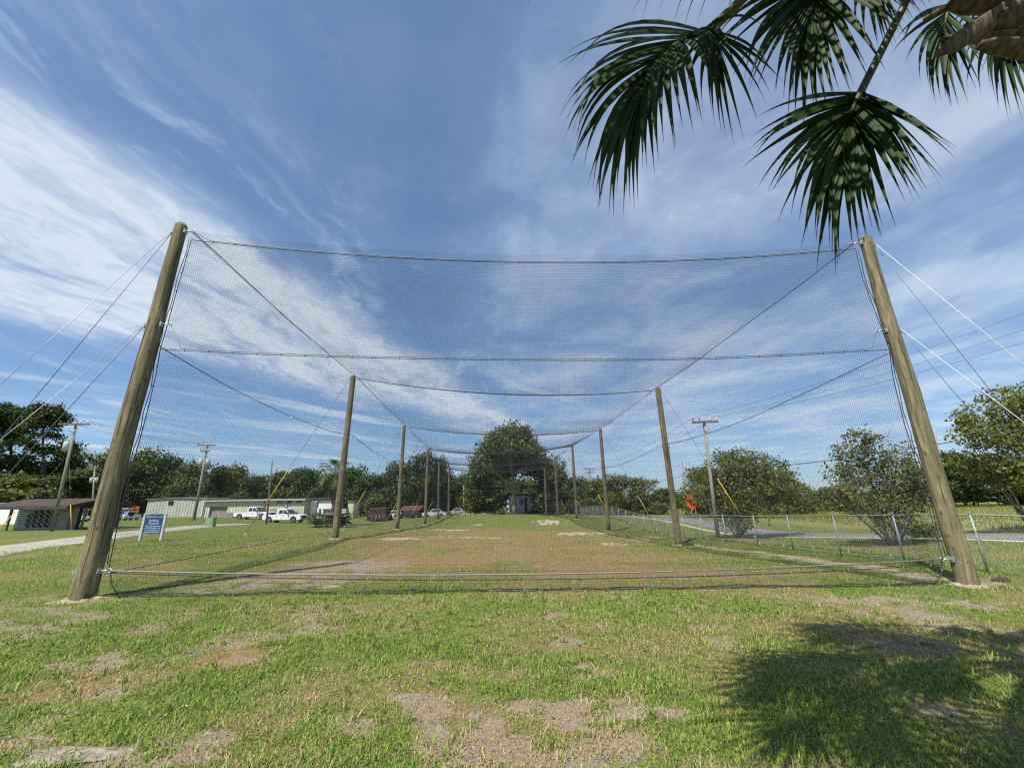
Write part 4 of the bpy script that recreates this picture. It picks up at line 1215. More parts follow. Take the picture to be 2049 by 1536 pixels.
def fan_leaf(hub, costa_dir, up_dir, size, rnd, nseg=46, spread=R(150), droop=1.6, costa=.42, width=None, jitter=.08, n=9):
    """returns V,F,shade of a whole costapalmate leaf"""
    V, F, Sh = [], [], []
    t = Vector(costa_dir).normalized(); nrm = (Vector(up_dir) - t * Vector(up_dir).dot(t)).normalized(); s = t.cross(nrm).normalized()
    width = width or size * .050
    cd = t.copy(); pts = [Vector(hub)]
    for k in range(8):
        pts.append(pts[-1] + cd * size * costa / 8); cd = (cd + Vector((0, 0, -1)) * droop * .09).normalized()
    for k in range(nseg):
        f = (k + .5) / nseg * 2 - 1                           # -1 .. 1 across the fan
        ang = f * spread
        pos = (1 - abs(f)) ** .8
        ip = pos * 7.99; i0 = int(ip); st = pts[i0].lerp(pts[i0 + 1], ip - i0)
        tl = (pts[min(i0 + 1, 8)] - pts[i0]).normalized()
        nl = (nrm - tl * nrm.dot(tl)).normalized(); sl = tl.cross(nl)
        a = ang * (1 - .35 * pos)
        d = tl * math.cos(a) + sl * math.sin(a) + nl * (.22 * abs(f) + rnd.uniform(-jitter, jitter))
        L = size * (1 - .30 * abs(f) ** 2.2 - costa * .45 * pos) * rnd.uniform(.9, 1.06)
        side = -tl * math.sin(a) + sl * math.cos(a)
        fan_blade(V, F, Sh, st, d, L, width * rnd.uniform(.85, 1.1), droop * rnd.uniform(.45, 1.6), side, rnd, n=n)
    return V, F, Sh, pts
def fan_mesh(name, V, F, Sh):
    return mesh_np(name, np.array([tuple(v) for v in V]), np.array(F), Sh, smooth=False)

# the overhanging palm at upper right
def overhanging_palm():
    Yp = 3.05
    base = Vector((4.3, 1.95, 0)); base.z = hz(4.3, 1.95)
    o = thing('cabbage_palm', 'cabbage palm whose drooping fan fronds hang in from the top right corner', 'palm', tuple(base))
    rnd = random.Random(12)
    crown = Vector((3.4, 1.9, 5.55))
    mb = MB()
    tp = crown + Vector((.35, 0, -.3))
    mb.tube([base - Vector((0, 0, .2)), base.lerp(tp, .3), base.lerp(tp, .6), base.lerp(tp, .85), tp], [.24, .20, .19, .21, .23], 16)
    put('trunk', mb, M['palmtrunk'], o)
    # dry leaf bases at the trunk top
    for (p0, p1, w0, w1, Y0, Y1) in [((2230, -120), (1878, 108), .17, .085, 2.3, 1.98), ((2220, -160), (1852, 38), .12, .045, 2.4, 2.2), ((2260, 60), (1885, 78), .12, .045, 2.35, 2.15), ((2260, 110), (1960, 92), .14, .085, 2.3, 2.1), ((2240, 0), (1900, 8), .16, .10, 2.45, 2.2), ((2270, -60), (2000, 40), .18, .15, 2.3, 2.15)]:
        Y0, Y1, w0, w1 = Y0 * .86, Y1 * .86, w0 * .86, w1 * .86
        a, b = at(p0[0], p0[1], Y0), at(p1[0], p1[1], Y1); d = b - a
        view = (a.lerp(b, .5) - Vector((0, 0, CAMH))).normalized(); side = d.cross(view).normalized(); nn = side.cross(d).normalized()
        vs = []; fs = []; K, N = 9, 10
        for k in range(K + 1):
            s = k / K; w = lerp(w0, w1, s ** .8) * (1 + .06 * math.sin(9 * s + p0[1])); c = a.lerp(b, s) + nn * (.10 * math.sin(s * 3.0)) * .8
            if k == K: w *= .45
            for q in range(N):
                an = 6.283 * q / N
                vs.append(c + side * math.cos(an) * w * .62 + nn * (math.sin(an) * w * .26 - abs(math.cos(an)) * w * .10) + Vector((rnd.uniform(-1, 1), rnd.uniform(-1, 1), rnd.uniform(-1, 1))) * .006)
        fs = [(k * N + q, k * N + (q + 1) % N, (k + 1) * N + (q + 1) % N, (k + 1) * N + q) for k in range(K) for q in range(N)] + [tuple(K * N + q for q in range(N))]
        put('leaf_base', MB().add(vs, fs, True), M['boot'], o)
    def frond(hub, Yh, tip, Yt, size, droop, spread, nseg, pet, seed, up=(0, -.6, .8), costa=.42, width=None):
        r = random.Random(seed)
        Yh, Yt, size = Yh * .77, Yt * .77, size * .77
        if width: width *= .84
        h = at(hub[0], hub[1], Yh); tpt = at(tip[0], tip[1], Yt)
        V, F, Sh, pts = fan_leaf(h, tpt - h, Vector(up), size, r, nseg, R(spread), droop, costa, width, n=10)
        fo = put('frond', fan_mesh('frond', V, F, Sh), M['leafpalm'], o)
        path = [crown] + [at(p[0], p[1], lerp(2.0, Yh, .75)) for p in pet] + [h]
        mb = MB(); mb.tube(path + [pts[3], pts[6], pts[8]], [.028] * len(path) + [.018, .012, .005], 8)
        put('petiole', mb, M['petiole'], fo)
    # frond that hangs lowest, in the centre right
    frond((1722, 185), 3.05, (1632, 330), 2.95, 1.86, .70, 43, 46, [(1815, 0)], 1, up=(-.25, -.95, .2), costa=.34, width=.085)
    frond((1722, 185), 3.06, (1790, 240), 3.0, 1.25, 1.5, 45, 12, [(1815, 0)], 21, up=(.3, -.9, .3), costa=.1, width=.05)
    # the big one reaching to the left
    frond((1415, 62), 3.0, (1235, 112), 2.82, 2.12, 1.6, 58, 50, [(1600, -110)], 2, up=(.15, -.8, .6), costa=.62, width=.085)
    frond((1425, 62), 3.02, (1440, 160), 3.0, 1.35, 1.3, 55, 16, [(1600, -110)], 22, up=(.1, -.95, .2), costa=.1, width=.055)
    # behind it, centre top
    frond((1640, -60), 3.2, (1585, 70), 3.15, 2.1, .9, 55, 46, [(1750, -150)], 3, up=(-.3, -.9, .3), costa=.34, width=.085)
    # right of it
    frond((1730, -110), 3.35, (1735, 20), 3.35, 1.55, 1.0, 50, 30, [(1800, -180)], 4, up=(0, -.95, .3), costa=.3)
    # narrow one left of the boots
    frond((1905, 5), 3.4, (1850, 100), 3.4, 1.45, 1.1, 40, 22, [(1940, -100)], 5, up=(-.2, -.95, .3), costa=.4)
    # behind the boots
    frond((2000, 20), 3.6, (1985, 120), 3.6, 1.55, 1.1, 75, 36, [(1990, -100)], 6, up=(.1, -.95, .3), costa=.3)
    # just peeping in at the top left
    frond((1390, -215), 3.1, (1320, -110), 3.1, 1.5, 1.3, 80, 40, [(1650, -260)], 7, up=(-.2, -.8, .5), costa=.4)
    # the rest of the crown, above and beyond the frame
    def crown_frond(az, el, L, size, seed):
        r = random.Random(seed)
        d = Vector((math.sin(R(az)) * math.cos(R(el)), math.cos(R(az)) * math.cos(R(el)), math.sin(R(el))))
        h = crown + d * L - Vector((0, 0, .25 * L * L * .35))
        dd = (d - Vector((0, 0, .45))).normalized()
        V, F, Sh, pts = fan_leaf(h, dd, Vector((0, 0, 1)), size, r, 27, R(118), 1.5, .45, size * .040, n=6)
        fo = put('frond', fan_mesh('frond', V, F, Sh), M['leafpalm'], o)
        put('petiole', MB().tube([crown, crown.lerp(h, .5) + Vector((0, 0, .12)), h, pts[3], pts[6]], [.035, .03, .025, .016, .006], 8), M['petiole'], fo)
    for k, (az, el, L) in enumerate([(-100, 42, 2.2), (-75, 58, 2.0), (-125, 0, 1.8), (-140, 14, 2.0), (-155, 4, 1.8), (-101, 24, 3.4), (-107, 10, 3.3), (-95, 70, 1.6), (-88, 50, 2.4),
                                     (80, 30, 1.5), (120, 30, 1.7), (165, 30, 1.8), (150, 5, 1.7), (180, 10, 1.9), (-108, 22, 2.6), (-112, 4, 2.7), (-122, -6, 2.4), (-132, -6, 2.3)]):
        crown_frond(az, el, L * .86, 1.45, 40 + k)
overhanging_palm()

def small_palm(px, py_base, py_crown, Y, size, seed, label):
    b = at(px, py_base, Y); b.z = hz(b.x, b.y); t = at(px, py_crown, Y)
    r = random.Random(seed)
    o = thing('cabbage_palm', label, 'palm', tuple(b))
    mb = MB(); N = 14
    path = [b.lerp(t, s) for s in np.linspace(0, 1, N)]
    mb.tube(path, [.34 if 3 < k < N - 1 else .30 for k in range(N)], 12)
    for k in range(60):
        s = r.uniform(.15, .98); a = r.uniform(0, 6.283); c = b.lerp(t, s) + Vector((math.cos(a), math.sin(a), 0)) * .32
        mb.box(c, (.16, .10, .34), a)
    put('trunk', mb, M['palmtrunk'], o)
    for k in range(26):
        a = k * 2.4 + r.uniform(-.2, .2); el = R(lerp(70, -45, (k / 25) ** .9))
        d = Vector((math.cos(a) * math.cos(el), math.sin(a) * math.cos(el), math.sin(el)))
        hub = t + d * size * .95
        V, F, Sh, pts = fan_leaf(hub, d, Vector((0, 0, 1)) if abs(d.z) < .9 else Vector((1, 0, 0)), size * .95, r, 20, R(130), 1.3, .4, size * .075, n=5)
        fo = put('frond', fan_mesh('frond', V, F, Sh), M['leaffan'], o)
        put('petiole', MB().tube([t, t + d * size * .5, hub], .025, 5), M['petiole'], fo)
small_palm(671, 1050, 948, 47, 1.25, 21, 'cabbage palm with shaggy trunk standing behind the second left pole')

# saw palmetto clump and low shrubs
def palmetto(px, py, Y, wpx, hpx, seed, label, nleaf=80):
    b = at(px, py, Y); b.z = hz(b.x, b.y); r = random.Random(seed); u_, f_, _ = ray(px, py); mpp = Y / f_
    o = thing('palmetto_clump', label, 'shrub', tuple(b))
    for k in range(nleaf):
        a = r.uniform(0, 6.283); q = math.sqrt(r.random())
        c = b + Vector((q * math.cos(a) * wpx * .42 * mpp, q * math.sin(a) * 1.2, 0)); c.z = hz(c.x, c.y)
        hub = c + Vector((math.cos(a) * .3, math.sin(a) * .3, r.uniform(.2, 1) * hpx * mpp * .62))
        V, F, Sh, pts = fan_leaf(hub, Vector((math.cos(a), math.sin(a), r.uniform(.1, .9))), Vector((0, 0, 1)), r.uniform(.7, 1.0), r, 16, R(120), .6, .2, .085, n=3)
        fo = put('frond', fan_mesh('frond', V, F, Sh), M['leafgrey'] if r.random() < .3 else M['leaffan'], o)
        put('petiole', MB().tube([c, hub], .018, 5), M['petiole'], fo)
palmetto(658, 1056, 43, 62, 38, 5, 'clump of green and silvery palmetto at the foot of the cabbage palm')

def bush(px, py, Y, wpx, hpx, seed, mk, label, n=2600, size=.16):
    b = at(px, py, Y); b.z = hz(b.x, b.y); u_, f_, _ = ray(px, py); mpp = Y / f_
    o = thing('bush', label, 'bush', tuple(b))
    L = [(l[0] * np.array([wpx * mpp, wpx * mpp * .8, hpx * mpp]) + np.array(tuple(b)), l[1] * np.array([wpx * mpp, wpx * mpp * .8, hpx * mpp])) for l in lobes_rand(seed, 12, .15, .95, .48, .15, .25)]
    V, F, sh = leaf_cloud(seed, L, n, size, gap=.2, wl=1.0, solid=.3)
    put('foliage', mesh_np('foliage', V, F, sh), M[mk], o)
    mb = MB(); r = random.Random(seed)
    for k in range(5):
        l = r.choice(L); mb.tube([b, b.lerp(Vector(l[0].tolist()), .6) + Vector((.1, 0, .1)), Vector(l[0].tolist())], [.05, .03, .012], 6)
    put('stem', mb, M['bark'], o)
bush(965, 1024, 92, 60, 36, 61, 'leafolive', 'light green bush behind the low white wall left of the great oak', 3000, .26)
bush(1006, 1026, 88, 32, 38, 62, 'leafdark', 'dark twiggy bush left of the great oak trunk in front of the white house', 2200, .2)
bush(752, 1026, 72, 52, 46, 63, 'leafolive', 'brownish olive bush rising behind the maroon tarpaulin heap', 3000, .22)
bush(1092, 1024, 80, 40, 44, 64, 'leafdark', 'dark bush covering the right corner of the white house', 2600, .22)
bush(1005, 1027, 84, 16, 9, 65, 'leafolive', 'small yellowish bush at the foot of the great oak', 800, .12)
bush(1850, 1060, 22, 70, 26, 66, 'leafmyrtle', 'low leafy shoots around the foot of the open tree behind the fence', 1200, .07)
bush(1625, 1018, 62, 90, 18, 67, 'leafolive', 'low green brush in the meadow left of the open tree', 2600, .16)
bush(1700, 1022, 58, 90, 16, 68, 'leafmyrtle', 'weedy green brush in the meadow behind the open tree', 2600, .16)

# ------------------------------------------------------------------ utility poles
def utility(px_b, py_b, px_t, py_t, Y, m, label, arm=None, cans=(), r=.15, lamp=None, insul=True):
    b = at(px_b, py_b, Y); t = at(px_t, py_t, Y); b.z = hz(b.x, b.y) - .1
    o = thing('utility_pole', label, 'utility pole', (b.x, b.y, b.z + .1), 'utility poles')
    put('shaft', MB().tube([b, b.lerp(t, .5), t], [r, r * .85, r * .68], 12), m, o)
    ends = []
    if arm:
        for (dz, ln, yaw) in arm:
            c = t - Vector((0, 0, dz)); dx = Vector((math.cos(yaw), math.sin(yaw), 0))
            put('crossarm', MB().box(c - Vector((0, r + .05, 0)), (ln, .10, .13), yaw), M['brown_wood'], o)
            br = MB()
            for sg in (-1, 1): br.tube([c + dx * sg * ln * .3 - Vector((0, r + .05, 0)), c - Vector((0, r, .75))], .018, 5)
            put('brace', br, M['steel'], o)
            for s in (-.45, -.2, .2, .45):
                p = c + dx * s * ln - Vector((0, r + .05, 0))
                q = put('insulator', MB().tube([p + Vector((0, 0, .06)), p + Vector((0, 0, .16)), p + Vector((0, 0, .2)), p + Vector((0, 0, .28))], [.03, .03, .055, .035], 8), M['white'] if s > 0 else M['brown_wood'], o)
                ends.append(p + Vector((0, 0, .28)))
    for (frac, dx, hh, rr) in cans:
        c = b.lerp(t, frac) + Vector((dx, -.05, 0))
        mb = MB().tube([c - Vector((0, 0, hh / 2)), c + Vector((0, 0, hh / 2 - .06)), c + Vector((0, 0, hh / 2))], [rr, rr, rr * .7], 14)
        mb.tube([c + Vector((.08, 0, hh / 2)), c + Vector((.08, 0, hh / 2 + .25))], .04, 6)
        put('transformer', mb, M['palegrey'], o)
    if lamp:
        c = b.lerp(t, lamp[0]); e = c + Vector((lamp[1], -.2, .25))
        mb = MB().tube([c, c.lerp(e, .6) + Vector((0, 0, .12)), e], .03, 6); put('lamp_arm', mb, M['steel'], o)
        put('lamp_head', MB().box(e + Vector((math.copysign(.22, lamp[1]), 0, -.02)), (.55, .22, .12)), M['palegrey'], o)
    return o, b, t, ends
u1 = utility(104, 1060, 154, 842, 33, M['green_wood'], 'greenish utility pole with crossarm and transformer in front of the brown roofed building', [(.30, 2.2, R(8))], [(.76, -.31, .8, .235)], .125)
u2 = utility(388, 1041, 416, 888, 55, M['grey_wood'], 'grey utility pole with crossarm and two transformers by the gabled warehouse', [(.2, 2.3, R(6)), (1.0, 1.3, R(6))], [(.745, -.48, 1.0, .27), (.745, .5, .9, .25)], .17)
u3 = utility(533, 1049, 545, 921, 48, M['brown_wood'], 'slim bare dark pole standing before the parked pickups', None, (), .10)
u4 = utility(183, 1042, 190, 932, 78, M['grey_wood'], 'distant pole with two small transformers beside the near left pole', [(.3, 1.6, 0)], [(.74, -.45, .9, .26), (.74, .5, .9, .26)], .15)
u5 = utility(1436, 1069, 1408, 842, 28, M['grey_wood'], 'tall pale weathered utility pole with dark crossarm right of the orange sign', [(.10, 1.75, R(-6))], (), .135)
u6 = utility(1373, 1031, 1364, 918, 62, M['grey_wood'], 'shorter grey pole with a street lamp arm behind the orange sign', None, (), .16, (.52, -.9))
u7 = utility(1183, 1030, 1180, 935, 92, M['brown_wood'], 'far off power pole with crossarm above the olive trees', [(.3, 2.6, .2), (1.1, 2.2, .2)], (), .13)
u8 = utility(1890, 1010, 1869, 848, 48, M['grey_wood'], 'pole top peeping out right of the near right cage pole', None, (), .13)
u9 = utility(928, 1030, 927, 965, 95, M['grey_wood'], 'thin pale pole beyond the far left corner of the cage', None, (), .10)
u10 = utility(962, 1026, 962, 975, 95, M['grey_wood'], 'thin pale pole behind the low white wall', None, (), .08)
def wire(a, b, sag, label, r=.012, m=None, g='overhead power lines'):
    cable(a, b, sag, r, m or M['dark_cable'], label, 'power_line', 'power line', g, 30)
for k, w_ in ((0, 'outer left'), (2, 'inner right'), (3, 'outer right')):
    wire(u1[3][k], u2[3][k], .5, f'thin overhead line between the left poles, on the {w_} insulators', .010)
for k, (px, py), w_ in ((0, (2300, 530), 'upper'), (2, (2300, 570), 'middle'), (3, (2300, 605), 'lower')):
    wire(u5[3][k], at(px, py, 17), .5, f'{w_} of three parallel power lines rising off the right picture edge', .010)
for k, w_ in ((0, 'outer left'), (3, 'outer right')):
    wire(u5[3][k], u7[3][k], 1.0, f'thin line from the tall right pole to the far pole, {w_} side', .009)
wire(at(2300, 800, 18), at(1418, 942, 28), .55, 'thick black cable crossing the open trees on the right', .024, M['black'])
wire(at(1418, 942, 28), at(1368, 950, 62), .3, 'thick black cable between the two grey poles on the right', .02, M['black'])
wire(at(1368, 950, 62), at(1181, 985, 92), .5, 'black cable from the lamp pole towards the far pole', .02, M['black'])
gb = at(128, 920, 33)
guy(gb, gnd(-25, 1082), 'guy wire with yellow guard anchored left of the perforated block wall', M['dark_cable'], (.4, 3.4), .010, 'guy wires of the utility poles')
guy(at(138, 915, 34), at(143, 1064, 33), 'nearly upright wire with pale sleeve before the right end of the block wall', M['dark_cable'], (.2, 2.3), .008, 'guy wires of the utility poles')

# ------------------------------------------------------------------ signs and small street furniture
def text_mesh(s, size, depth=.004):
    cu = bpy.data.curves.new('txt', 'FONT'); cu.body = s; cu.size = size; cu.align_x = 'CENTER'; cu.align_y = 'CENTER'; cu.extrude = depth; cu.resolution_u = 2
    ob = bpy.data.objects.new('txt', cu); COL.objects.link(ob)
    me = bpy.data.meshes.new_from_object(ob.evaluated_get(bpy.context.evaluated_depsgraph_get()))
    bpy.data.objects.remove(ob); return me
def blue_sign():
    a, b = gnd(279, 1083), gnd(322, 1081)
    Y = (a.y + b.y) / 2; Y = 22.0
    a, b = at(279, 1083, Y), at(321.5, 1081.5, Y); c = (a + b) / 2; c.z = (hz(a.x, Y) + hz(b.x, Y)) / 2
    o = thing('information_sign', 'dark blue notice board on two white posts beside the left road', 'sign', tuple(c))
    w = (b - a).length; hpx = Y / 870.
    top = 1.28
    for p in (a, b):
        z = hz(p.x, p.y); m = MB().box((p.x, p.y, z + .62), (.10, .10, 1.36)); m.prism([(-.06, 0), (.06, 0), (0, .07)], (0, .12, 0), (p.x, p.y - .06, z + 1.3)); put('post', m, M['signpost'], o)
    bw = w - .10; zc = c.z + .83; hh = .96
    poly = [(-bw / 2 + .08, -hh / 2), (bw / 2 - .08, -hh / 2), (bw / 2, -hh / 2 + .08), (bw / 2, hh / 2 - .1), (bw / 2 - .15, hh / 2), (-bw / 2 + .15, hh / 2), (-bw / 2, hh / 2 - .1), (-bw / 2, -hh / 2 + .08)]
    bd = put('board', MB().prism(poly, (0, .05, 0), (c.x, Y - .03, zc)), M['signblue'], o)
    for s, sz, dx, dz in (('UF', .17, -.33, .34), ('UNIVERSITY of FLORIDA', .075, .12, .34), ('Building', .15, 0, .16), ('Forward', .15, 0, .02), ('Gas Equipment', .13, 0, -.11)):
        me = text_mesh(s, sz); me.transform(Matrix.Translation((c.x + dx, Y - .036, zc + dz)) @ Matrix.Rotation(R(90), 4, 'X'))
        put('lettering', me, M['signtext'], bd)
    m = MB()
    for dz in (-.22, -.32, -.41):
        m.box((c.x, Y - .034, zc + dz), (bw * .82, .006, .022))
    put('printed_line', m, M['signtext'], bd)
blue_sign()
def orange_sign():
    Y = 47; c = at(1383.5, 1004.5, Y); u_, f_, _ = ray(1383, 1004); mpp = Y / f_; r = 15 * mpp
    gz = hz(c.x, Y)
    o = thing('work_zone_sign', 'orange diamond road work sign with a dark figure on two thin posts', 'sign', (c.x, Y, gz))
    bd = put('board', MB().prism([(0, -r), (r, 0), (0, r), (-r, 0)], (0, .03, 0), (c.x, Y, c.z)), M['orange'], o)
    m = MB(); e = Vector((c.x, Y - .012, c.z))
    m.prism([(-.12 * r, -.45 * r), (0, -.45 * r), (.02 * r, -.1 * r), (.02 * r, .25 * r), (-.18 * r, .25 * r), (-.2 * r, -.05 * r)], (0, .01, 0), e)
    m.prism([(.12 * r * math.cos(a) - .08 * r, .12 * r * math.sin(a) + .40 * r) for a in np.linspace(0, 6.283, 9)[:-1]], (0, .01, 0), e)
    m.prism([(.16 * r, -.42 * r), (.44 * r, -.42 * r), (.50 * r, -.28 * r), (.42 * r, -.14 * r), (.24 * r, -.14 * r), (.10 * r, -.28 * r)], (0, .01, 0), e)
    put('figure_symbol', m, M['black'], bd)
    for px in (1382.5, 1391):
        q = at(px, 1012, Y + .06); put('post', MB().box((q.x, Y + .07, (gz + q.z) / 2), (.06, .05, q.z - gz)), M['steel'], o)
orange_sign()
def green_box():
    Y = 42; a, b = at(412.5, 1055, Y), at(427, 1055, Y); c = (a + b) / 2; c.z = hz(c.x, Y); w = b.x - a.x
    o = thing('electrical_cabinet', 'pale green electrical cabinet standing on the lawn beside the road', 'cabinet', tuple(c))
    put('body', MB().box(c + Vector((0, 0, .45)), (w, w * .8, .82), .12), M['greenbox'], o)
    put('pad', MB().box(c + Vector((0, 0, .02)), (w * 1.12, w * .95, .10), .12), M['concrete'], o)
    put('lid', MB().box(c + Vector((0, 0, .88)), (w * 1.04, w * .84, .05), .12), M['greenbox'], o)
    q = Matrix.Rotation(.12, 3, 'Z') @ Vector((w * .3, -w * .41, .5)); put('handle', MB().box(c + q, (.04, .03, .14), .12), M['steel'], o)
green_box()

# ------------------------------------------------------------------ buildings
def ribs(mb, x0, x1, y, z0, zf, step, t=.03, w=.10):
    x = x0 + step / 2
    while x < x1:
        zt = zf(x); mb.box((x, y - t / 2, (z0 + zt) / 2), (w, t, zt - z0)); x += step
def gabled_warehouse():
    Y = 88
    a, b = at(289, 1034, Y), at(406, 1033, Y); r = at(346, 996.5, Y); e = at(290, 999.5, Y)
    z0 = min(hz(a.x, Y), hz(b.x, Y)) - .15; x0, x1 = a.x, b.x; ze, zr = e.z, r.z
    o = thing('gabled_warehouse', 'pale metal clad warehouse showing its low gable end', 'building', (x0, Y, z0))
    D = 22; xm = (x0 + x1) / 2
    put('wall', MB().prism([(x0, z0), (x1, z0), (x1, ze), (xm, zr), (x0, ze)], (0, D, 0), (0, Y, 0)), M['palegrey'], o)
    mb = MB(); ribs(mb, x0, x1, Y - .002, z0, lambda x: ze + (zr - ze) * (1 - abs(x - xm) / (xm - x0)) - .02, .6, .05, .16)
    q = put('cladding_ribs', mb, M['palegrey'], o); q['kind'] = 'stuff'
    rf = MB()
    for s in (-1, 1):
        xe = x0 - .3 if s < 0 else x1 + .3
        rf.prism([(xm, zr + .04), (xe, ze - .02), (xe, ze + .10), (xm, zr + .18)], (0, D + .6, 0), (0, Y - .3, 0))
    put('roof', rf, M['greyroof'], o)
    v = put('vent', MB().box(((xm + x0) / 2 + 1.9, Y - .10, ze - .7), (1.0, .12, .7)), M['black'], o)
    put('downpipe', MB().box((x1 - .3, Y - .12, (z0 + ze) / 2), (.12, .12, ze - z0)), M['white'], o)
gabled_warehouse()
def long_warehouse():
    Y = 84; a, b = at(404, 1036, Y), at(606, 1036, Y); e = at(500, 1001.5, Y)
    z0 = min(hz(a.x, Y), hz(b.x, Y)) - .15; x0, x1, zt = a.x, b.x, e.z
    o = thing('long_warehouse', 'long cream metal warehouse with a grey roller door behind the pickups', 'building', (x0, Y, z0))
    X = lambda px: at(px, 1020, Y).x
    Z = lambda py: at(500, py, Y).z
    d0, d1, dz = X(419), X(455), Z(1012)
    mb = MB()
    # wall pieces round the door opening
    for (p, q_, zb) in ((X(411), d0, z0), (d0, d1, dz), (d1, x1, z0)):
        mb.box(((p + q_) / 2, Y + .15, (zb + zt) / 2), (q_ - p, .3, zt - zb))
    mb.box((x1 - .15, Y + 9.3, (z0 + zt) / 2), (.3, 18, zt - z0)); mb.box((X(411) + .15, Y + 9.3, (z0 + zt) / 2), (.3, 18, zt - z0))
    put('wall', mb, M['cream'], o)
    mb = MB(); ribs(mb, X(411), d0, Y - .002, z0, lambda x: zt - .35, .62, .05, .14); ribs(mb, d0, d1, Y - .002, dz, lambda x: zt - .35, .62, .05, .14); ribs(mb, d1, x1, Y - .002, z0, lambda x: zt - .35, .62, .05, .14)
    q = put('cladding_ribs', mb, M['cream'], o); q['kind'] = 'stuff'
    dr = MB(); n = 9
    for k in range(n): dr.box(((d0 + d1) / 2, Y + .42, z0 + (dz - z0) * (k + .5) / n), (d1 - d0, .08, (dz - z0) / n - .03))
    put('roller_door', dr, M['doorgrey'], o)
    put('roof', MB().prism([(Y - .5, zt), (Y + 19, zt + .35), (Y + 19, zt + .60), (Y - .5, zt + .22)], (x1 - x0 + .8, 0, 0), (x0 - .4, 0, 0), Vector((0, 1, 0)), Vector((0, 0, 1))), M['greyroof'], o)
    put('gutter', MB().box(((x0 + x1) / 2, Y - .55, zt + .05), (x1 - x0 + .6, .16, .16)), M['palegrey'], o)
    for px in (529, 572): put('downpipe', MB().box((X(px), Y - .12, (z0 + zt) / 2), (.28 if px == 529 else .5, .14, zt - z0 - .1)), M['brown_wood'] if px == 529 else M['doorgrey'], o)
    for px in (558, 577, 596):
        f = put('window', MB().box((X(px), Y - .05, Z(1005)), (1.0, .12, .42)), M['black'], o)
        put('pane', MB().box((X(px), Y - .115, Z(1005)), (.86, .02, .30)), M['glass'], f)
    put('door', MB().box((X(545.5), Y - .06, (z0 + Z(1019)) / 2 + .1), (1.1, .14, Z(1019) - z0)), M['doorgrey'], o)
    put('dark_opening', MB().box(((X(404) + X(411)) / 2, Y + 3, (z0 + zt) / 2), (X(411) - X(404), .2, zt - z0)), M['black'], o)  # black sheet standing in for the shade inside the open bay
    put('unit_heater', MB().box((X(467), Y - .5, z0 + .75), (1.2, .8, 1.2)), M['greyroof'], o)
long_warehouse()
def yard():
    Y = 82
    X = lambda px: at(px, 1020, Y).x
    Z = lambda py: at(640, py, Y).z
    g = min(hz(X(620), Y), hz(X(690), Y)) - .1
    o = thing('storage_yard_shed', 'pale blue grey open shed beside the cream warehouse', 'shed', (X(636), Y, g))
    put('wall', MB().box(((X(636) + X(668)) / 2, Y + 2, (Z(1001) + Z(1018)) / 2), (X(668) - X(636), 4, Z(1001) - Z(1018))), M['bluewhite'], o)
    put('roof', MB().box(((X(634) + X(676)) / 2, Y + 2, Z(1000)), (X(676) - X(634), 4.6, .18)), M['darkroof'], o)
    put('lower_wall', MB().box(((X(636) + X(668)) / 2, Y + 2.2, (Z(1018) + g) / 2), (X(668) - X(636), 3.4, Z(1018) - g)), M['palegrey'], o)
    for px in (638, 646.5): put('post', MB().box((X(px), Y - .2, (Z(1016) + g) / 2), (.3, .3, Z(1016) - g)), M['white'], o)
    o = thing('storage_container', 'dark grey container standing upright between the warehouse and the blue shed', 'container', (X(626), Y, g))
    mb = MB().box(((X(622) + X(634)) / 2, Y + 1.2, (Z(1001) + g) / 2), (X(634) - X(622), 2.6, Z(1001) - g))
    put('body', mb, M['doorgrey'], o)
    m2 = MB()
    for k in range(5): m2.box((lerp(X(622), X(634), (k + .5) / 5), Y - .14, (Z(1001) + g) / 2), (.10, .06, Z(1001) - g - .3))
    put('door_bars', m2, M['greyroof'], o)
    o = thing('sheet_metal_fence', 'grey corrugated sheet fence between the shed and the palm', 'fence', (X(668), Y, g))
    for k in range(8):
        xa, xb = lerp(X(676), X(697), k / 8), lerp(X(676), X(697), (k + 1) / 8)
        put('panel', MB().box(((xa + xb) / 2, Y - 1 + .04 * (k % 2), (Z(1018) + g) / 2), (xb - xa - .03, .06, Z(1018) - g)), M['palegrey'], o)
    o = thing('site_cabin', 'small cream coloured cabin top showing beside the palm trunk', 'cabin', (X(687), Y + 4, g))
    put('wall', MB().box(((X(681) + X(693)) / 2, Y + 5, (Z(1004) + g) / 2), (X(693) - X(681), 3, Z(1004) - g)), M['cream'], o)
    put('roof', MB().box(((X(681) + X(693)) / 2, Y + 5, Z(1003)), (X(693) - X(681) + .3, 3.4, .2)), M['greyroof'], o)
    # lean-to fence panels left of the container
    o = thing('panel_screen', 'pale sheet screen with sloping top in front of the dark container', 'fence', (X(600), Y - 1.5, g))
    for k in range(9):
        xa, xb = lerp(X(585), X(612), k / 9), lerp(X(585), X(612), (k + 1) / 9); zt = lerp(Z(1023), Z(1016), k / 8)
        put('panel', MB().box(((xa + xb) / 2, Y - 1.5 + .04 * (k % 2), (zt + g) / 2), (xb - xa - .03, .06, zt - g)), M['palegrey'], o)
yard()
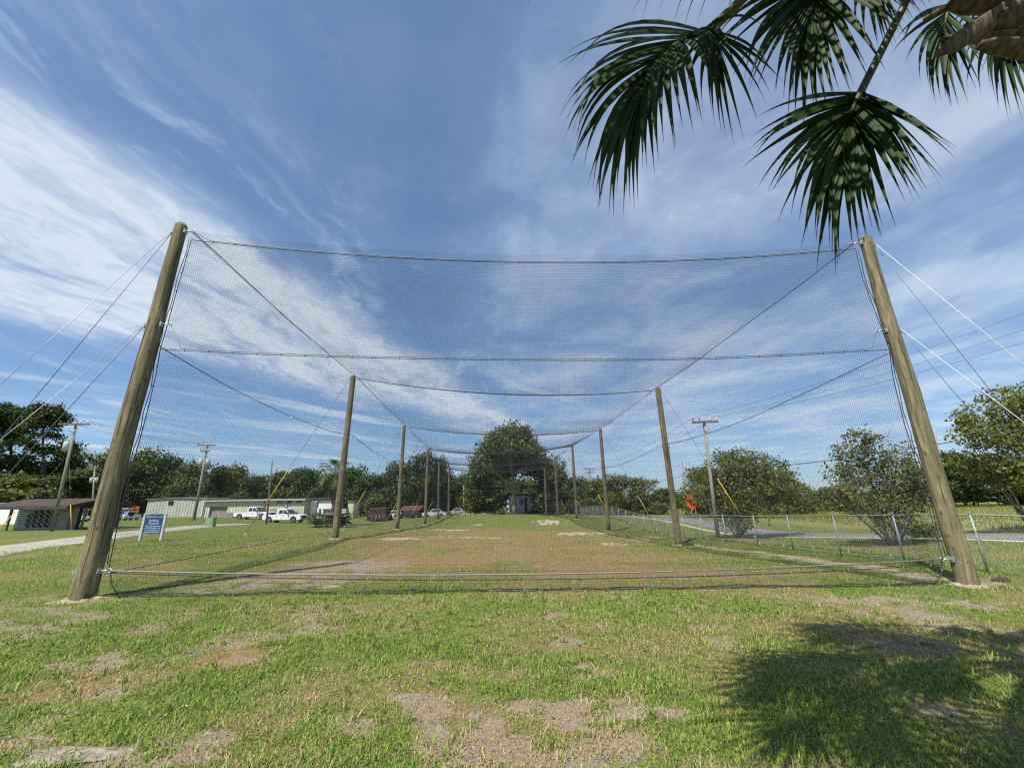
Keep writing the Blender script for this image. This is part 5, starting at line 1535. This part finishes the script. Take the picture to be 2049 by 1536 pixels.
def brown_building():
    Y = 36
    X = lambda px, py=1020: at(px, py, Y).x
    a = at(33, 1058, Y); b = at(143, 1064, Y)
    z0 = min(hz(a.x, Y), hz(b.x, Y)) - .1
    ztL, ztR = at(47, 1014, Y).z, at(150, 1020, Y).z; zt = (ztL + ztR) / 2
    o = thing('brown_roofed_building', 'low building with a brown roof and a perforated grey block wall', 'building', (a.x, Y, z0))
    x0, x1 = X(40), X(143)
    # screen wall of blocks with open cells
    nr = 11; nc = 26; bw = (x1 - x0) / nc; bh = (zt - z0) / nr
    m = MB(); r = random.Random(2)
    holes = {}
    for j in range(nr):
        for i in range(nc):
            hole = 2 <= j <= 9 and 5 <= i <= 20 and ((i + (j % 2)) % 3 != 2) and (abs(i - 13) < 9 - (j > 7) * 2)
            if not hole:
                holes.setdefault(j, []).append(i)
    for j in range(nr):
        for i in holes[j]:
            q = put('block', MB().box((x0 + bw * (i + .5), Y, z0 + bh * (j + .5)), (bw - .012, .2, bh - .012)), M['block'], o) if False else m.box((x0 + bw * (i + .5), Y + r.uniform(-.006, .006), z0 + bh * (j + .5)), (bw - .012, .2, bh - .012))
    put('block_wall', m, M['block'], o)
    put('back_wall', MB().box(((x0 + x1) / 2, Y + .9, (z0 + zt) / 2), (x1 - x0, .25, zt - z0)), M['black'], o)  # painted black so the shaded inside shows dark through the cells
    put('side_wall', MB().box((x1 + .1, Y + .3, (z0 + zt) / 2 + .05), (.2, .4, zt - z0 + .1)), M['tan'], o)
    for k, (px_, dy) in enumerate(((172, 0), (150, 4.2), (24, 0), (20, 4.2))):
        q = X(px_); put('roof_post', MB().box((q, Y + dy, (z0 + zt) / 2), (.14, .14, zt - z0 + .1)), M['brown_wood'], o)
    rf = MB(); xa, xb = X(16), X(176)
    yf, ym, yb = Y - 1.7, Y + 1.2, Y + 4.5
    ze, zr = zt + .02, zt + .62
    rf.prism([(yf, ze), (ym, zr), (yb, ze), (yb, ze + .2), (ym, zr + .2), (yf, ze + .2)], (xb - xa, 0, 0), (xa, 0, 0), Vector((0, 1, 0)), Vector((0, 0, 1)))
    put('roof', rf, M['brownroof'], o)
    put('fascia', MB().box(((xa + xb) / 2, yf - .03, ze + .06), (xb - xa + .05, .05, .24)), M['darkroof'], o)
    put('gable_wall', MB().box(((x0 + x1) / 2, Y + .2, zt + .12), (x1 - x0, .14, .3)), M['tan'], o)
brown_building()
def pale_shed():
    Y = 70; a, b = at(-60, 1036, Y), at(38, 1036, Y); z0 = hz(a.x, Y) - .1; zt = at(0, 1008, Y).z
    o = thing('white_outbuilding', 'white outbuilding partly hidden at the left picture edge', 'building', (a.x, Y, z0))
    put('wall', MB().box(((a.x + b.x) / 2, Y + 2, (z0 + zt) / 2), (b.x - a.x, 4, zt - z0)), M['white'], o)
    put('roof', MB().box(((a.x + b.x) / 2, Y + 2, zt + .1), (b.x - a.x + .8, 5, .2)), M['greyroof'], o)
    m = MB(); 
    for k in range(3): m.box(((a.x + b.x) / 2, Y - 4, z0 + .5 + .4 * k), (b.x - a.x, .08, .14))
    o2 = thing('rail_fence', 'dark rail fence before the white outbuilding', 'fence', (a.x, Y - 4, z0))
    put('rails', m, M['darkbark'], o2)
    for k in range(5): put('post', MB().box((lerp(a.x, b.x, k / 4), Y - 4, z0 + .7), (.15, .15, 1.5)), M['darkbark'], o2)
pale_shed()
def white_house():
    Y = 96
    X = lambda px: at(px, 1005, Y).x
    Z = lambda py: at(1030, py, Y).z
    g = hz(X(1030), Y) - .3
    o = thing('white_house', 'pale blue white house half hidden behind the great oak trunk', 'house', (X(1020), Y, g))
    put('wall', MB().prism([(X(998), g), (X(1066), g), (X(1066), Z(993.5)), (X(1022), Z(990.5)), (X(998), Z(993))], (0, 9, 0), (0, Y, 0)), M['bluewhite'], o)
    put('roof', MB().prism([(X(994), Z(992)), (X(1022), Z(988.5)), (X(1071), Z(992)), (X(1071), Z(990)), (X(1022), Z(986)), (X(994), Z(990))], (0, 10, 0), (0, Y - .6, 0)), M['darkroof'], o)
    d = put('door', MB().box((X(1052), Y - .06, (g + Z(996)) / 2), (.5, .1, Z(996) - g)), M['black'], o)
    for px in (1041, 1046): 
        w = put('window', MB().box((X(px), Y - .04, Z(1003)), (.45, .08, 1.1)), M['doorgrey'], o); put('pane', MB().box((X(px), Y - .09, Z(1003)), (.36, .02, .96)), M['glass'], w)
    o = thing('white_pillar_shed', 'narrow white block building left of the great oak', 'building', (X(979), Y - 2, g))
    put('wall', MB().box((X(979), Y - 1, (g + Z(999)) / 2), (X(985) - X(973), 2, Z(999) - g)), M['white'], o)
    put('roof', MB().box((X(979), Y - 1, Z(998.5)), (X(985) - X(973) + .3, 2.3, .15)), M['palegrey'], o)
    put('window', MB().box((X(980), Y - 2.03, Z(1004)), (.4, .06, .5)), M['glass'], o)
    put('window', MB().box((X(977), Y - 2.03, Z(1010)), (.4, .06, .4)), M['glass'], o)
    o = thing('low_wall', 'low white wall topped by a short wire fence left of the great oak', 'wall', (X(967), Y - 4, g))
    put('wall', MB().box(((X(947) + X(990)) / 2, Y - 4, (g + Z(1019)) / 2), (X(990) - X(947), .4, Z(1019) - g)), M['white'], o)
    for px in (949, 960, 972): put('post', MB().tube([(X(px), Y - 4, Z(1019)), (X(px), Y - 4, Z(1010))], .05, 6), M['steel'], o)
    put('rail', MB().tube([(X(949), Y - 4, Z(1010)), (X(972), Y - 4, Z(1010))], .04, 6), M['steel'], o)
    o = thing('rubble_heap', 'pale tan heap of rubble in front of the low white wall', 'rubble', (X(960), Y - 8, hz(X(960), Y - 8)))
    m = MB(); r = random.Random(8)
    for k in range(90):
        x = lerp(X(932), X(990), r.random()); y = Y - 8 + r.uniform(-1, 1); s = r.uniform(.15, .5)
        m.box((x, y, Z(1028) + r.uniform(0, .45)), (s * 1.6, s, s * .8), r.uniform(0, 3))
    q = put('stones', m, M['sand'], o); q['kind'] = 'stuff'
white_house()
def red_shed():
    Y = 80
    X = lambda px: at(px, 1015, Y).x
    Z = lambda py: at(820, py, Y).z
    g = hz(X(815), Y) - .1
    o = thing('red_roofed_shed', 'open shed with a faded red roof behind the third left pole', 'shed', (X(815), Y, g))
    put('roof', MB().prism([(Y, Z(1022)), (Y + 4, Z(1012.5)), (Y + 8, Z(1019)), (Y + 8, Z(1018)), (Y + 4, Z(1011.5)), (Y, Z(1021))], (X(839) - X(797), 0, 0), (X(797), 0, 0), Vector((0, 1, 0)), Vector((0, 0, 1))), M['redroof'], o)
    put('back_wall', MB().box(((X(797) + X(839)) / 2, Y + 6, (g + Z(1019)) / 2), (X(839) - X(797), .2, Z(1019) - g)), M['darkroof'], o)
    for px in (799, 819, 838): put('post', MB().box((X(px), Y + .5, (g + Z(1021)) / 2), (.15, .15, Z(1021) - g)), M['darkbark'], o)
red_shed()
def tarp_heap():
    Y = 62; a, b = at(735, 1043, Y), at(773, 1042, Y); z0 = hz((a.x + b.x) / 2, Y); zt = at(755, 1015.5, Y).z
    o = thing('covered_trailer', 'boxy trailer wrapped in a dark maroon tarpaulin with pleated skirt', 'trailer', ((a.x + b.x) / 2, Y, z0))
    r = random.Random(3); N = 64; hh = zt - z0
    xa, xb = a.x + .15, b.x - .15; D = 2.6
    per = []
    for k in range(N):
        s = k / N * 4; e = int(s); t = s - e
        per.append(((lerp(xa, xb, t), Y), (xb, lerp(Y, Y + D, t)), (lerp(xb, xa, t), Y + D), (xa, lerp(Y + D, Y, t)))[e])
    cx_, cy_ = (xa + xb) / 2, Y + D / 2
    def ring(z, out, wob): 
        v = []
        for k, (x, y) in enumerate(per):
            dx, dy = x - cx_, y - cy_; L = math.hypot(dx, dy); q = out + wob * (math.sin(k * 1.9) + .5 * math.sin(k * .83 + 1))
            v.append((x + dx / L * q, y + dy / L * q, z))
        return v
    v = ring(zt, -.12, .0) + ring(zt - .1, .0, .015) + ring(z0 + hh * .52, .03, .03) + ring(z0 + hh * .48, .14, .05) + ring(z0 + .12, .32, .13)
    f = [(j * N + k, j * N + (k + 1) % N, (j + 1) * N + (k + 1) % N, (j + 1) * N + k) for j in range(4) for k in range(N)]
    f = [tuple(reversed(q)) for q in f] + [tuple(range(N))]
    put('tarpaulin', MB().add(v, f, False), M['tarp'], o)
    for px in (745, 766):
        q = at(px, 1043, Y - .2); m = MB().tube([(q.x, Y + .05, z0 + .28), (q.x, Y - .22, z0 + .28)], .28, 12); put('wheel', m, M['tyre'], o)
    m = MB()
    for k in range(4):
        x = lerp(xa, xb, .25 + .2 * k); m.tube([(x, Y - .05, z0 + hh * .5), (x + .1, Y - .38, z0 + hh * .25), (x - .05, Y - .42, z0 + .12)], .03, 5)
    put('pleat_seam', m, M['greyroof'], o)
tarp_heap()

# ------------------------------------------------------------------ vehicles
def wheel(parent, x, y, z, r, w, out):
    """out: +1/-1 side that shows the rim (along local y)"""
    t = MB(); n = 20
    prof = [(r * .62, -w / 2), (r * .93, -w / 2), (r, -w * .32), (r, w * .32), (r * .93, w / 2), (r * .62, w / 2)]
    vs = [(x + q * math.cos(6.283 * k / n), y + d, z + q * math.sin(6.283 * k / n)) for (q, d) in prof for k in range(n)]
    fs = [(j * n + k, (j + 1) * n + k, (j + 1) * n + (k + 1) % n, j * n + (k + 1) % n) for j in range(5) for k in range(n)]
    wo = put('wheel', MB().add(vs, fs, True), M['tyre'], parent, world=False)
    m = MB(); m.tube([(x, y + out * w * .30, z), (x, y + out * w * .38, z)], [r * .64, r * .60], n)
    for k in range(6):
        a = 6.283 * k / 6; c = Vector((x + .34 * r * math.cos(a), y + out * w * .42, z + .34 * r * math.sin(a)))
        m.box(c, (r * .5, .03, r * .12), 0, Matrix.Rotation(-a, 3, 'Y'))
    m.tube([(x, y + out * w * .38, z), (x, y + out * w * .48, z)], r * .16, 10)
    put('rim', m, M['rim'], wo, world=False)
def arc(cx, cz, r, a0, a1, n=9): return [(cx + r * math.cos(R(a)), cz + r * math.sin(R(a))) for a in np.linspace(a0, a1, n)]
def pickup(loc, rz, label, long_bed=False):
    """crew-cab pickup, +x is forward, origin on the ground at its middle"""
    o = thing('pickup_truck', label, 'pickup truck', loc, 'white pickup trucks parked by the cream warehouse', rz)
    W_ = 1.92; wr = .40; fx, rx = 1.80, -1.80
    prof = [(-2.78, .62), (-2.80, 1.12)] + [(-.62, 1.14), (-.60, 1.16), (1.12, 1.14), (2.45, 1.08), (2.78, .98), (2.86, .60), (2.80, .42)]
    low = [(fx + .50, .42)] + arc(fx, .42, .49, 0, 180)[1:-1] + [(fx - .50, .42), (rx + .50, .42)] + arc(rx, .42, .49, 0, 180)[1:-1] + [(rx - .50, .42), (-2.74, .48)]
    poly = prof + low
    put('body', MB().prism(poly, (0, W_, 0), (0, -W_ / 2, 0)), M['carwhite'], o, world=False)
    # bed opening
    put('cargo_bed', MB().box((-1.72, 0, 1.135), (1.9, 1.6, .03)), M['black'], o, world=False)
    cb = MB(); lo = [(-.66, 1.13), (1.16, 1.12)]; hi = [(-.55, 1.86), (.42, 1.88)]
    yb, yt = W_ / 2 - .03, W_ / 2 - .20
    v = [(lo[0][0], -yb, 1.12), (lo[1][0], -yb, 1.12), (lo[1][0], yb, 1.12), (lo[0][0], yb, 1.12), (-.60, -yt, 1.80), (.40, -yt, 1.82), (.40, yt, 1.82), (-.60, yt, 1.80), (-.45, -yt + .08, 1.90), (.25, -yt + .08, 1.91), (.25, yt - .08, 1.91), (-.45, yt - .08, 1.90)]
    f = [(0, 1, 5, 4), (1, 2, 6, 5), (2, 3, 7, 6), (3, 0, 4, 7), (4, 5, 9, 8), (5, 6, 10, 9), (6, 7, 11, 10), (7, 4, 8, 11), (8, 9, 10, 11)]
    put('cab', cb.add(v, f), M['carwhite'], o, world=False)
    for s in (-1, 1):
        for (xa, xb, ya, yb_) in ((-.52, .10, 0, 0), (.18, .92, 0, 0)):
            def pt(x, z): k = (z - 1.12) / .69; return (x, s * (lerp(W_ / 2 - .03, W_ / 2 - .20, k) + .008), z)
            top = min(xb, 1.16 - .76 * (1.72 - 1.12) / .69 - .06) if xb > .5 else xb
            q = [pt(xa, 1.2), pt(xb if xb < .5 else .96, 1.2), pt(top, 1.74), pt(xa + (.06 if xa < 0 else 0), 1.74)]
            q2 = [(a, b - s * .02, c) for a, b, c in q]
            put('side_window', MB().add(q + q2, [(0, 1, 2, 3), (7, 6, 5, 4), (0, 4, 5, 1), (1, 5, 6, 2), (2, 6, 7, 3), (3, 7, 4, 0)]), M['glass'], o, world=False)
        put('mirror', MB().box((.98, s * (W_ / 2 + .14), 1.28), (.14, .26, .24)), M['black'], o, world=False)
        put('headlight', MB().box((2.70, s * .72, .92), (.18, .42, .20)), M['lamp'], o, world=False)
        put('tail_light', MB().box((-2.79, s * .85, .95), (.05, .16, .36)), M['redroof'], o, world=False)
        put('door_handle', MB().box((.25, s * (W_ / 2 + .015), 1.02), (.18, .03, .04)), M['black'], o, world=False)
        put('door_seam', MB().box((.14, s * (W_ / 2 + .002), .80), (.02, .008, .60)), M['black'], o, world=False)
        put('door_seam', MB().box((-.62, s * (W_ / 2 + .002), .80), (.02, .008, .62)), M['black'], o, world=False)
        put('running_board', MB().box((0, s * (W_ / 2 - .05), .40), (2.3, .22, .06)), M['black'], o, world=False)
        for x in (fx, rx): wheel(o, x, s * (W_ / 2 - .14), wr, wr, .27, s)
    k0 = [(1.12, -.78, 1.17), (1.12, .78, 1.17), (.46, .66, 1.79), (.46, -.66, 1.79)]
    put('windscreen', MB().add([(a + .045, b, c + .02) for a, b, c in k0] + [(a - .02, b, c) for a, b, c in k0], [(0, 1, 2, 3), (7, 6, 5, 4), (0, 4, 5, 1), (1, 5, 6, 2), (2, 6, 7, 3), (3, 7, 4, 0)]), M['glass'], o, world=False)
    put('grille', MB().box((2.82, 0, .84), (.10, 1.0, .34)), M['black'], o, world=False)
    put('bumper', MB().box((2.86, 0, .52), (.20, 1.86, .22)), M['rim'], o, world=False)
    put('rear_bumper', MB().box((-2.84, 0, .55), (.16, 1.8, .18)), M['rim'], o, world=False)
    put('underbody', MB().box((0, 0, .48), (5.2, 1.5, .2)), M['black'], o, world=False)
    return o
def gp(px, Y): p = onground(px, Y, 1035); return (p.x, p.y, p.z)
pickup(gp(571, 60), R(-6), 'white crew cab pickup nearest the camera, right of the thin dark pole')
pickup(gp(509, 66), R(-4), 'white crew cab pickup parked behind and left of the other one')
def car(px, Y, rz, m, label, name='parked_car', L=4.5, Hh=1.45):
    o = thing(name, label, 'car', gp(px, Y), None, rz); W_ = 1.75; fx, rx, wr = L * .31, -L * .31, .32
    top = [(-L / 2, .55), (-L / 2 + .05, .88), (-L * .30, .93), (L * .22, .92), (L / 2 - .08, .76), (L / 2, .5), (L / 2 - .05, .3)]
    low = [(fx + .4, .3)] + arc(fx, .3, .38, 0, 180, 7)[1:-1] + [(fx - .4, .3), (rx + .4, .3)] + arc(rx, .3, .38, 0, 180, 7)[1:-1] + [(rx - .4, .3), (-L / 2 + .04, .34)]
    put('body', MB().prism(top + low, (0, W_, 0), (0, -W_ / 2, 0)), m, o, world=False)
    y0, y1 = W_ / 2 - .05, W_ / 2 - .26
    v = [(-L * .36, -y0, .9), (L * .20, -y0, .9), (L * .20, y0, .9), (-L * .36, y0, .9), (-L * .24, -y1, Hh), (L * .04, -y1, Hh), (L * .04, y1, Hh), (-L * .24, y1, Hh)]
    put('cabin', MB().add(v, [(0, 1, 5, 4), (1, 2, 6, 5), (2, 3, 7, 6), (3, 0, 4, 7), (4, 5, 6, 7)]), m, o, world=False)
    for s in (-1, 1):
        q = [(-L * .30, s * (y0 - .02), .96), (L * .15, s * (y0 - .02), .96), (L * .04, s * (y1 + .02), Hh - .06), (-L * .22, s * (y1 + .02), Hh - .06)]
        q2 = [(a, b + s * .012, c) for a, b, c in q]
        put('side_window', MB().add(q2 + [(a, b - s * .02, c) for a, b, c in q], [(0, 1, 2, 3), (7, 6, 5, 4), (0, 4, 5, 1), (1, 5, 6, 2), (2, 6, 7, 3), (3, 7, 4, 0)]), M['glass'], o, world=False)
        put('headlight', MB().box((L / 2 - .1, s * .62, .68), (.16, .3, .14)), M['lamp'], o, world=False)
        for x in (fx, rx): wheel(o, x, s * (W_ / 2 - .1), wr, wr, .2, s)
    q = [(L * .195, -.7, .95), (L * .195, .7, .95), (L * .05, .56, Hh - .05), (L * .05, -.56, Hh - .05)]
    put('windscreen', MB().add([(a + .03, b, c + .02) for a, b, c in q] + [(a - .03, b, c) for a, b, c in q], [(0, 1, 2, 3), (7, 6, 5, 4), (0, 4, 5, 1), (1, 5, 6, 2), (2, 6, 7, 3), (3, 7, 4, 0)]), M['glass'], o, world=False)
    put('bumper', MB().box((L / 2 - .02, 0, .42), (.12, W_ - .1, .18)), M['black'], o, world=False)
car(866, 79, R(205), M['carwhite'], 'white car parked between the fourth and fifth left poles')
car(818, 78, R(180), M['navy'], 'dark vehicle parked under the red roof', 'parked_car', 5.0, 1.5)
car(785, 79, R(200), M['carwhite'], 'white car nose showing left of the third left pole')
car(912, 93, R(180), M['greyroof'], 'grey parked car behind the far left corner of the cage')
car(1158, 88, R(180), M['carwhite'], 'white car behind the fourth right pole near the fence end')
def utility_cart(px, Y, rz, label):
    o = thing('utility_cart', label, 'utility cart', gp(px, Y), 'pale utility carts parked by the trees', rz)
    put('body', MB().prism([(-1.6, .4), (-1.6, .95), (-.2, .95), (-.2, .62), (.3, .62), (1.0, 1.02), (1.45, .9), (1.5, .4)], (0, 1.4, 0), (0, -.7, 0)), M['carwhite'], o, world=False)
    put('roof', MB().box((.15, 0, 1.98), (1.9, 1.5, .10)), M['white'], o, world=False)
    for s in (-1, 1):
        for x0, x1 in ((.98, .70), (-.5, -.6)): put('roof_post', MB().tube([(x0, s * .65, .95), (x1, s * .62, 1.96)], .035, 6), M['white'], o, world=False)
        for x in (-1.0, 1.0): wheel(o, x, s * .6, .29, .29, .22, s)
        put('headlight', MB().box((1.46, s * .48, .74), (.06, .2, .14)), M['lamp'], o, world=False)
    put('windscreen', MB().add([(1.0, -.64, 1.0), (1.0, .64, 1.0), (.72, .62, 1.92), (.72, -.62, 1.92), (.97, -.64, 1.0), (.97, .64, 1.0), (.69, .62, 1.92), (.69, -.62, 1.92)], [(0, 1, 2, 3), (7, 6, 5, 4), (0, 4, 5, 1), (1, 5, 6, 2), (2, 6, 7, 3), (3, 7, 4, 0)]), M['blueglass'], o, world=False)
    put('seat', MB().box((-.1, 0, .85), (.5, 1.2, .2)).box((-.32, 0, 1.1), (.14, 1.2, .45)), M['black'], o, world=False)
utility_cart(160, 68, R(-60), 'pale utility cart with blue windscreen right of the block wall')
utility_cart(224, 72, R(-75), 'pale utility cart showing just right of the near left pole')
utility_cart(257, 74, R(-95), 'pale utility cart farthest right, beside the orange framed board')
def framed_board():
    Y = 78; c = at(271, 1018.5, Y); g = hz(c.x, Y); u_, f_, _ = ray(271, 1018); mpp = Y / f_; w, h = 13 * mpp, 9 * mpp
    o = thing('framed_board', 'small dark board in an orange frame left of the gabled warehouse', 'board', (c.x, Y, g))
    put('board', MB().box((c.x, Y, c.z), (w, .1, h)), M['black'], o)
    m = MB()
    for s in (-1, 1): m.box((c.x + s * w / 2, Y - .04, c.z), (.14, .12, h + .14)); m.box((c.x, Y - .042, c.z + s * h / 2), (w - .14, .12, .14))
    put('frame', m, M['orange'], o)
    for s in (-1, 1): put('post', MB().box((c.x + s * w * .3, Y + .1, (g + c.z) / 2), (.1, .1, c.z - g)), M['steel'], o)
framed_board()

# ------------------------------------------------------------------ odds and ends on the ground
def clod(px, py, sx, sy, sz, seed, m, label, name='limestone_lump', cat='stone'):
    c = gnd(px, py); r = random.Random(seed); N, K = 14, 5; vs = []; fs = []
    for k in range(K + 1):
        ph = k / K * math.pi / 2
        for q in range(N):
            a = 6.283 * q / N; rr = math.cos(ph) * (1 + .22 * math.sin(3 * a + seed) + r.uniform(-.12, .12))
            x, y = c.x + sx * rr * math.cos(a), c.y + sy * rr * math.sin(a)
            vs.append((x, y, hz(x, y) - .01 + sz * math.sin(ph) * (1 + r.uniform(-.2, .2))))
    fs = [(k * N + q, k * N + (q + 1) % N, (k + 1) * N + (q + 1) % N, (k + 1) * N + q) for k in range(K) for q in range(N)] + [tuple(K * N + q for q in range(N))]
    o = put(name, MB().add(vs, fs), m); tag(o, label, cat)
greydirt = mat('grey_marl', (.31, .265, .21), (.18, .15, .115), .95, 14, bump=.9, spec=.1)
clod(140, 1512, .42, .12, .045, 1, greydirt, 'long grey slab of hard soil in the near left corner of the lawn', 'soil_slab', 'soil slab')
clod(370, 1411, .035, .022, .018, 2, M['concrete'], 'small pale stone in the grass at lower left')
clod(815, 1346, .045, .028, .02, 3, greydirt, 'small pale stone on the lawn left of the middle')
clod(757, 1370, .04, .024, .015, 4, greydirt, 'flat pale stone lying left of the bare patch')
clod(950, 1437, .06, .05, .05, 5, greydirt, 'rounded grey clod at the top of the bare patch', 'dirt_clod', 'clod')
clod(650, 1174, .20, .05, .03, 6, greydirt, 'pale flat stone just inside the front net', 'limestone_lump')
clod(2005, 1163, .20, .09, .10, 7, M['darkbark'], 'dark clod of earth right of the near right pole', 'dirt_clod', 'clod')
clod(1376, 1091, .30, .16, .13, 8, M['darkbark'], 'dark heap of earth against the second right pole', 'dirt_heap', 'heap')
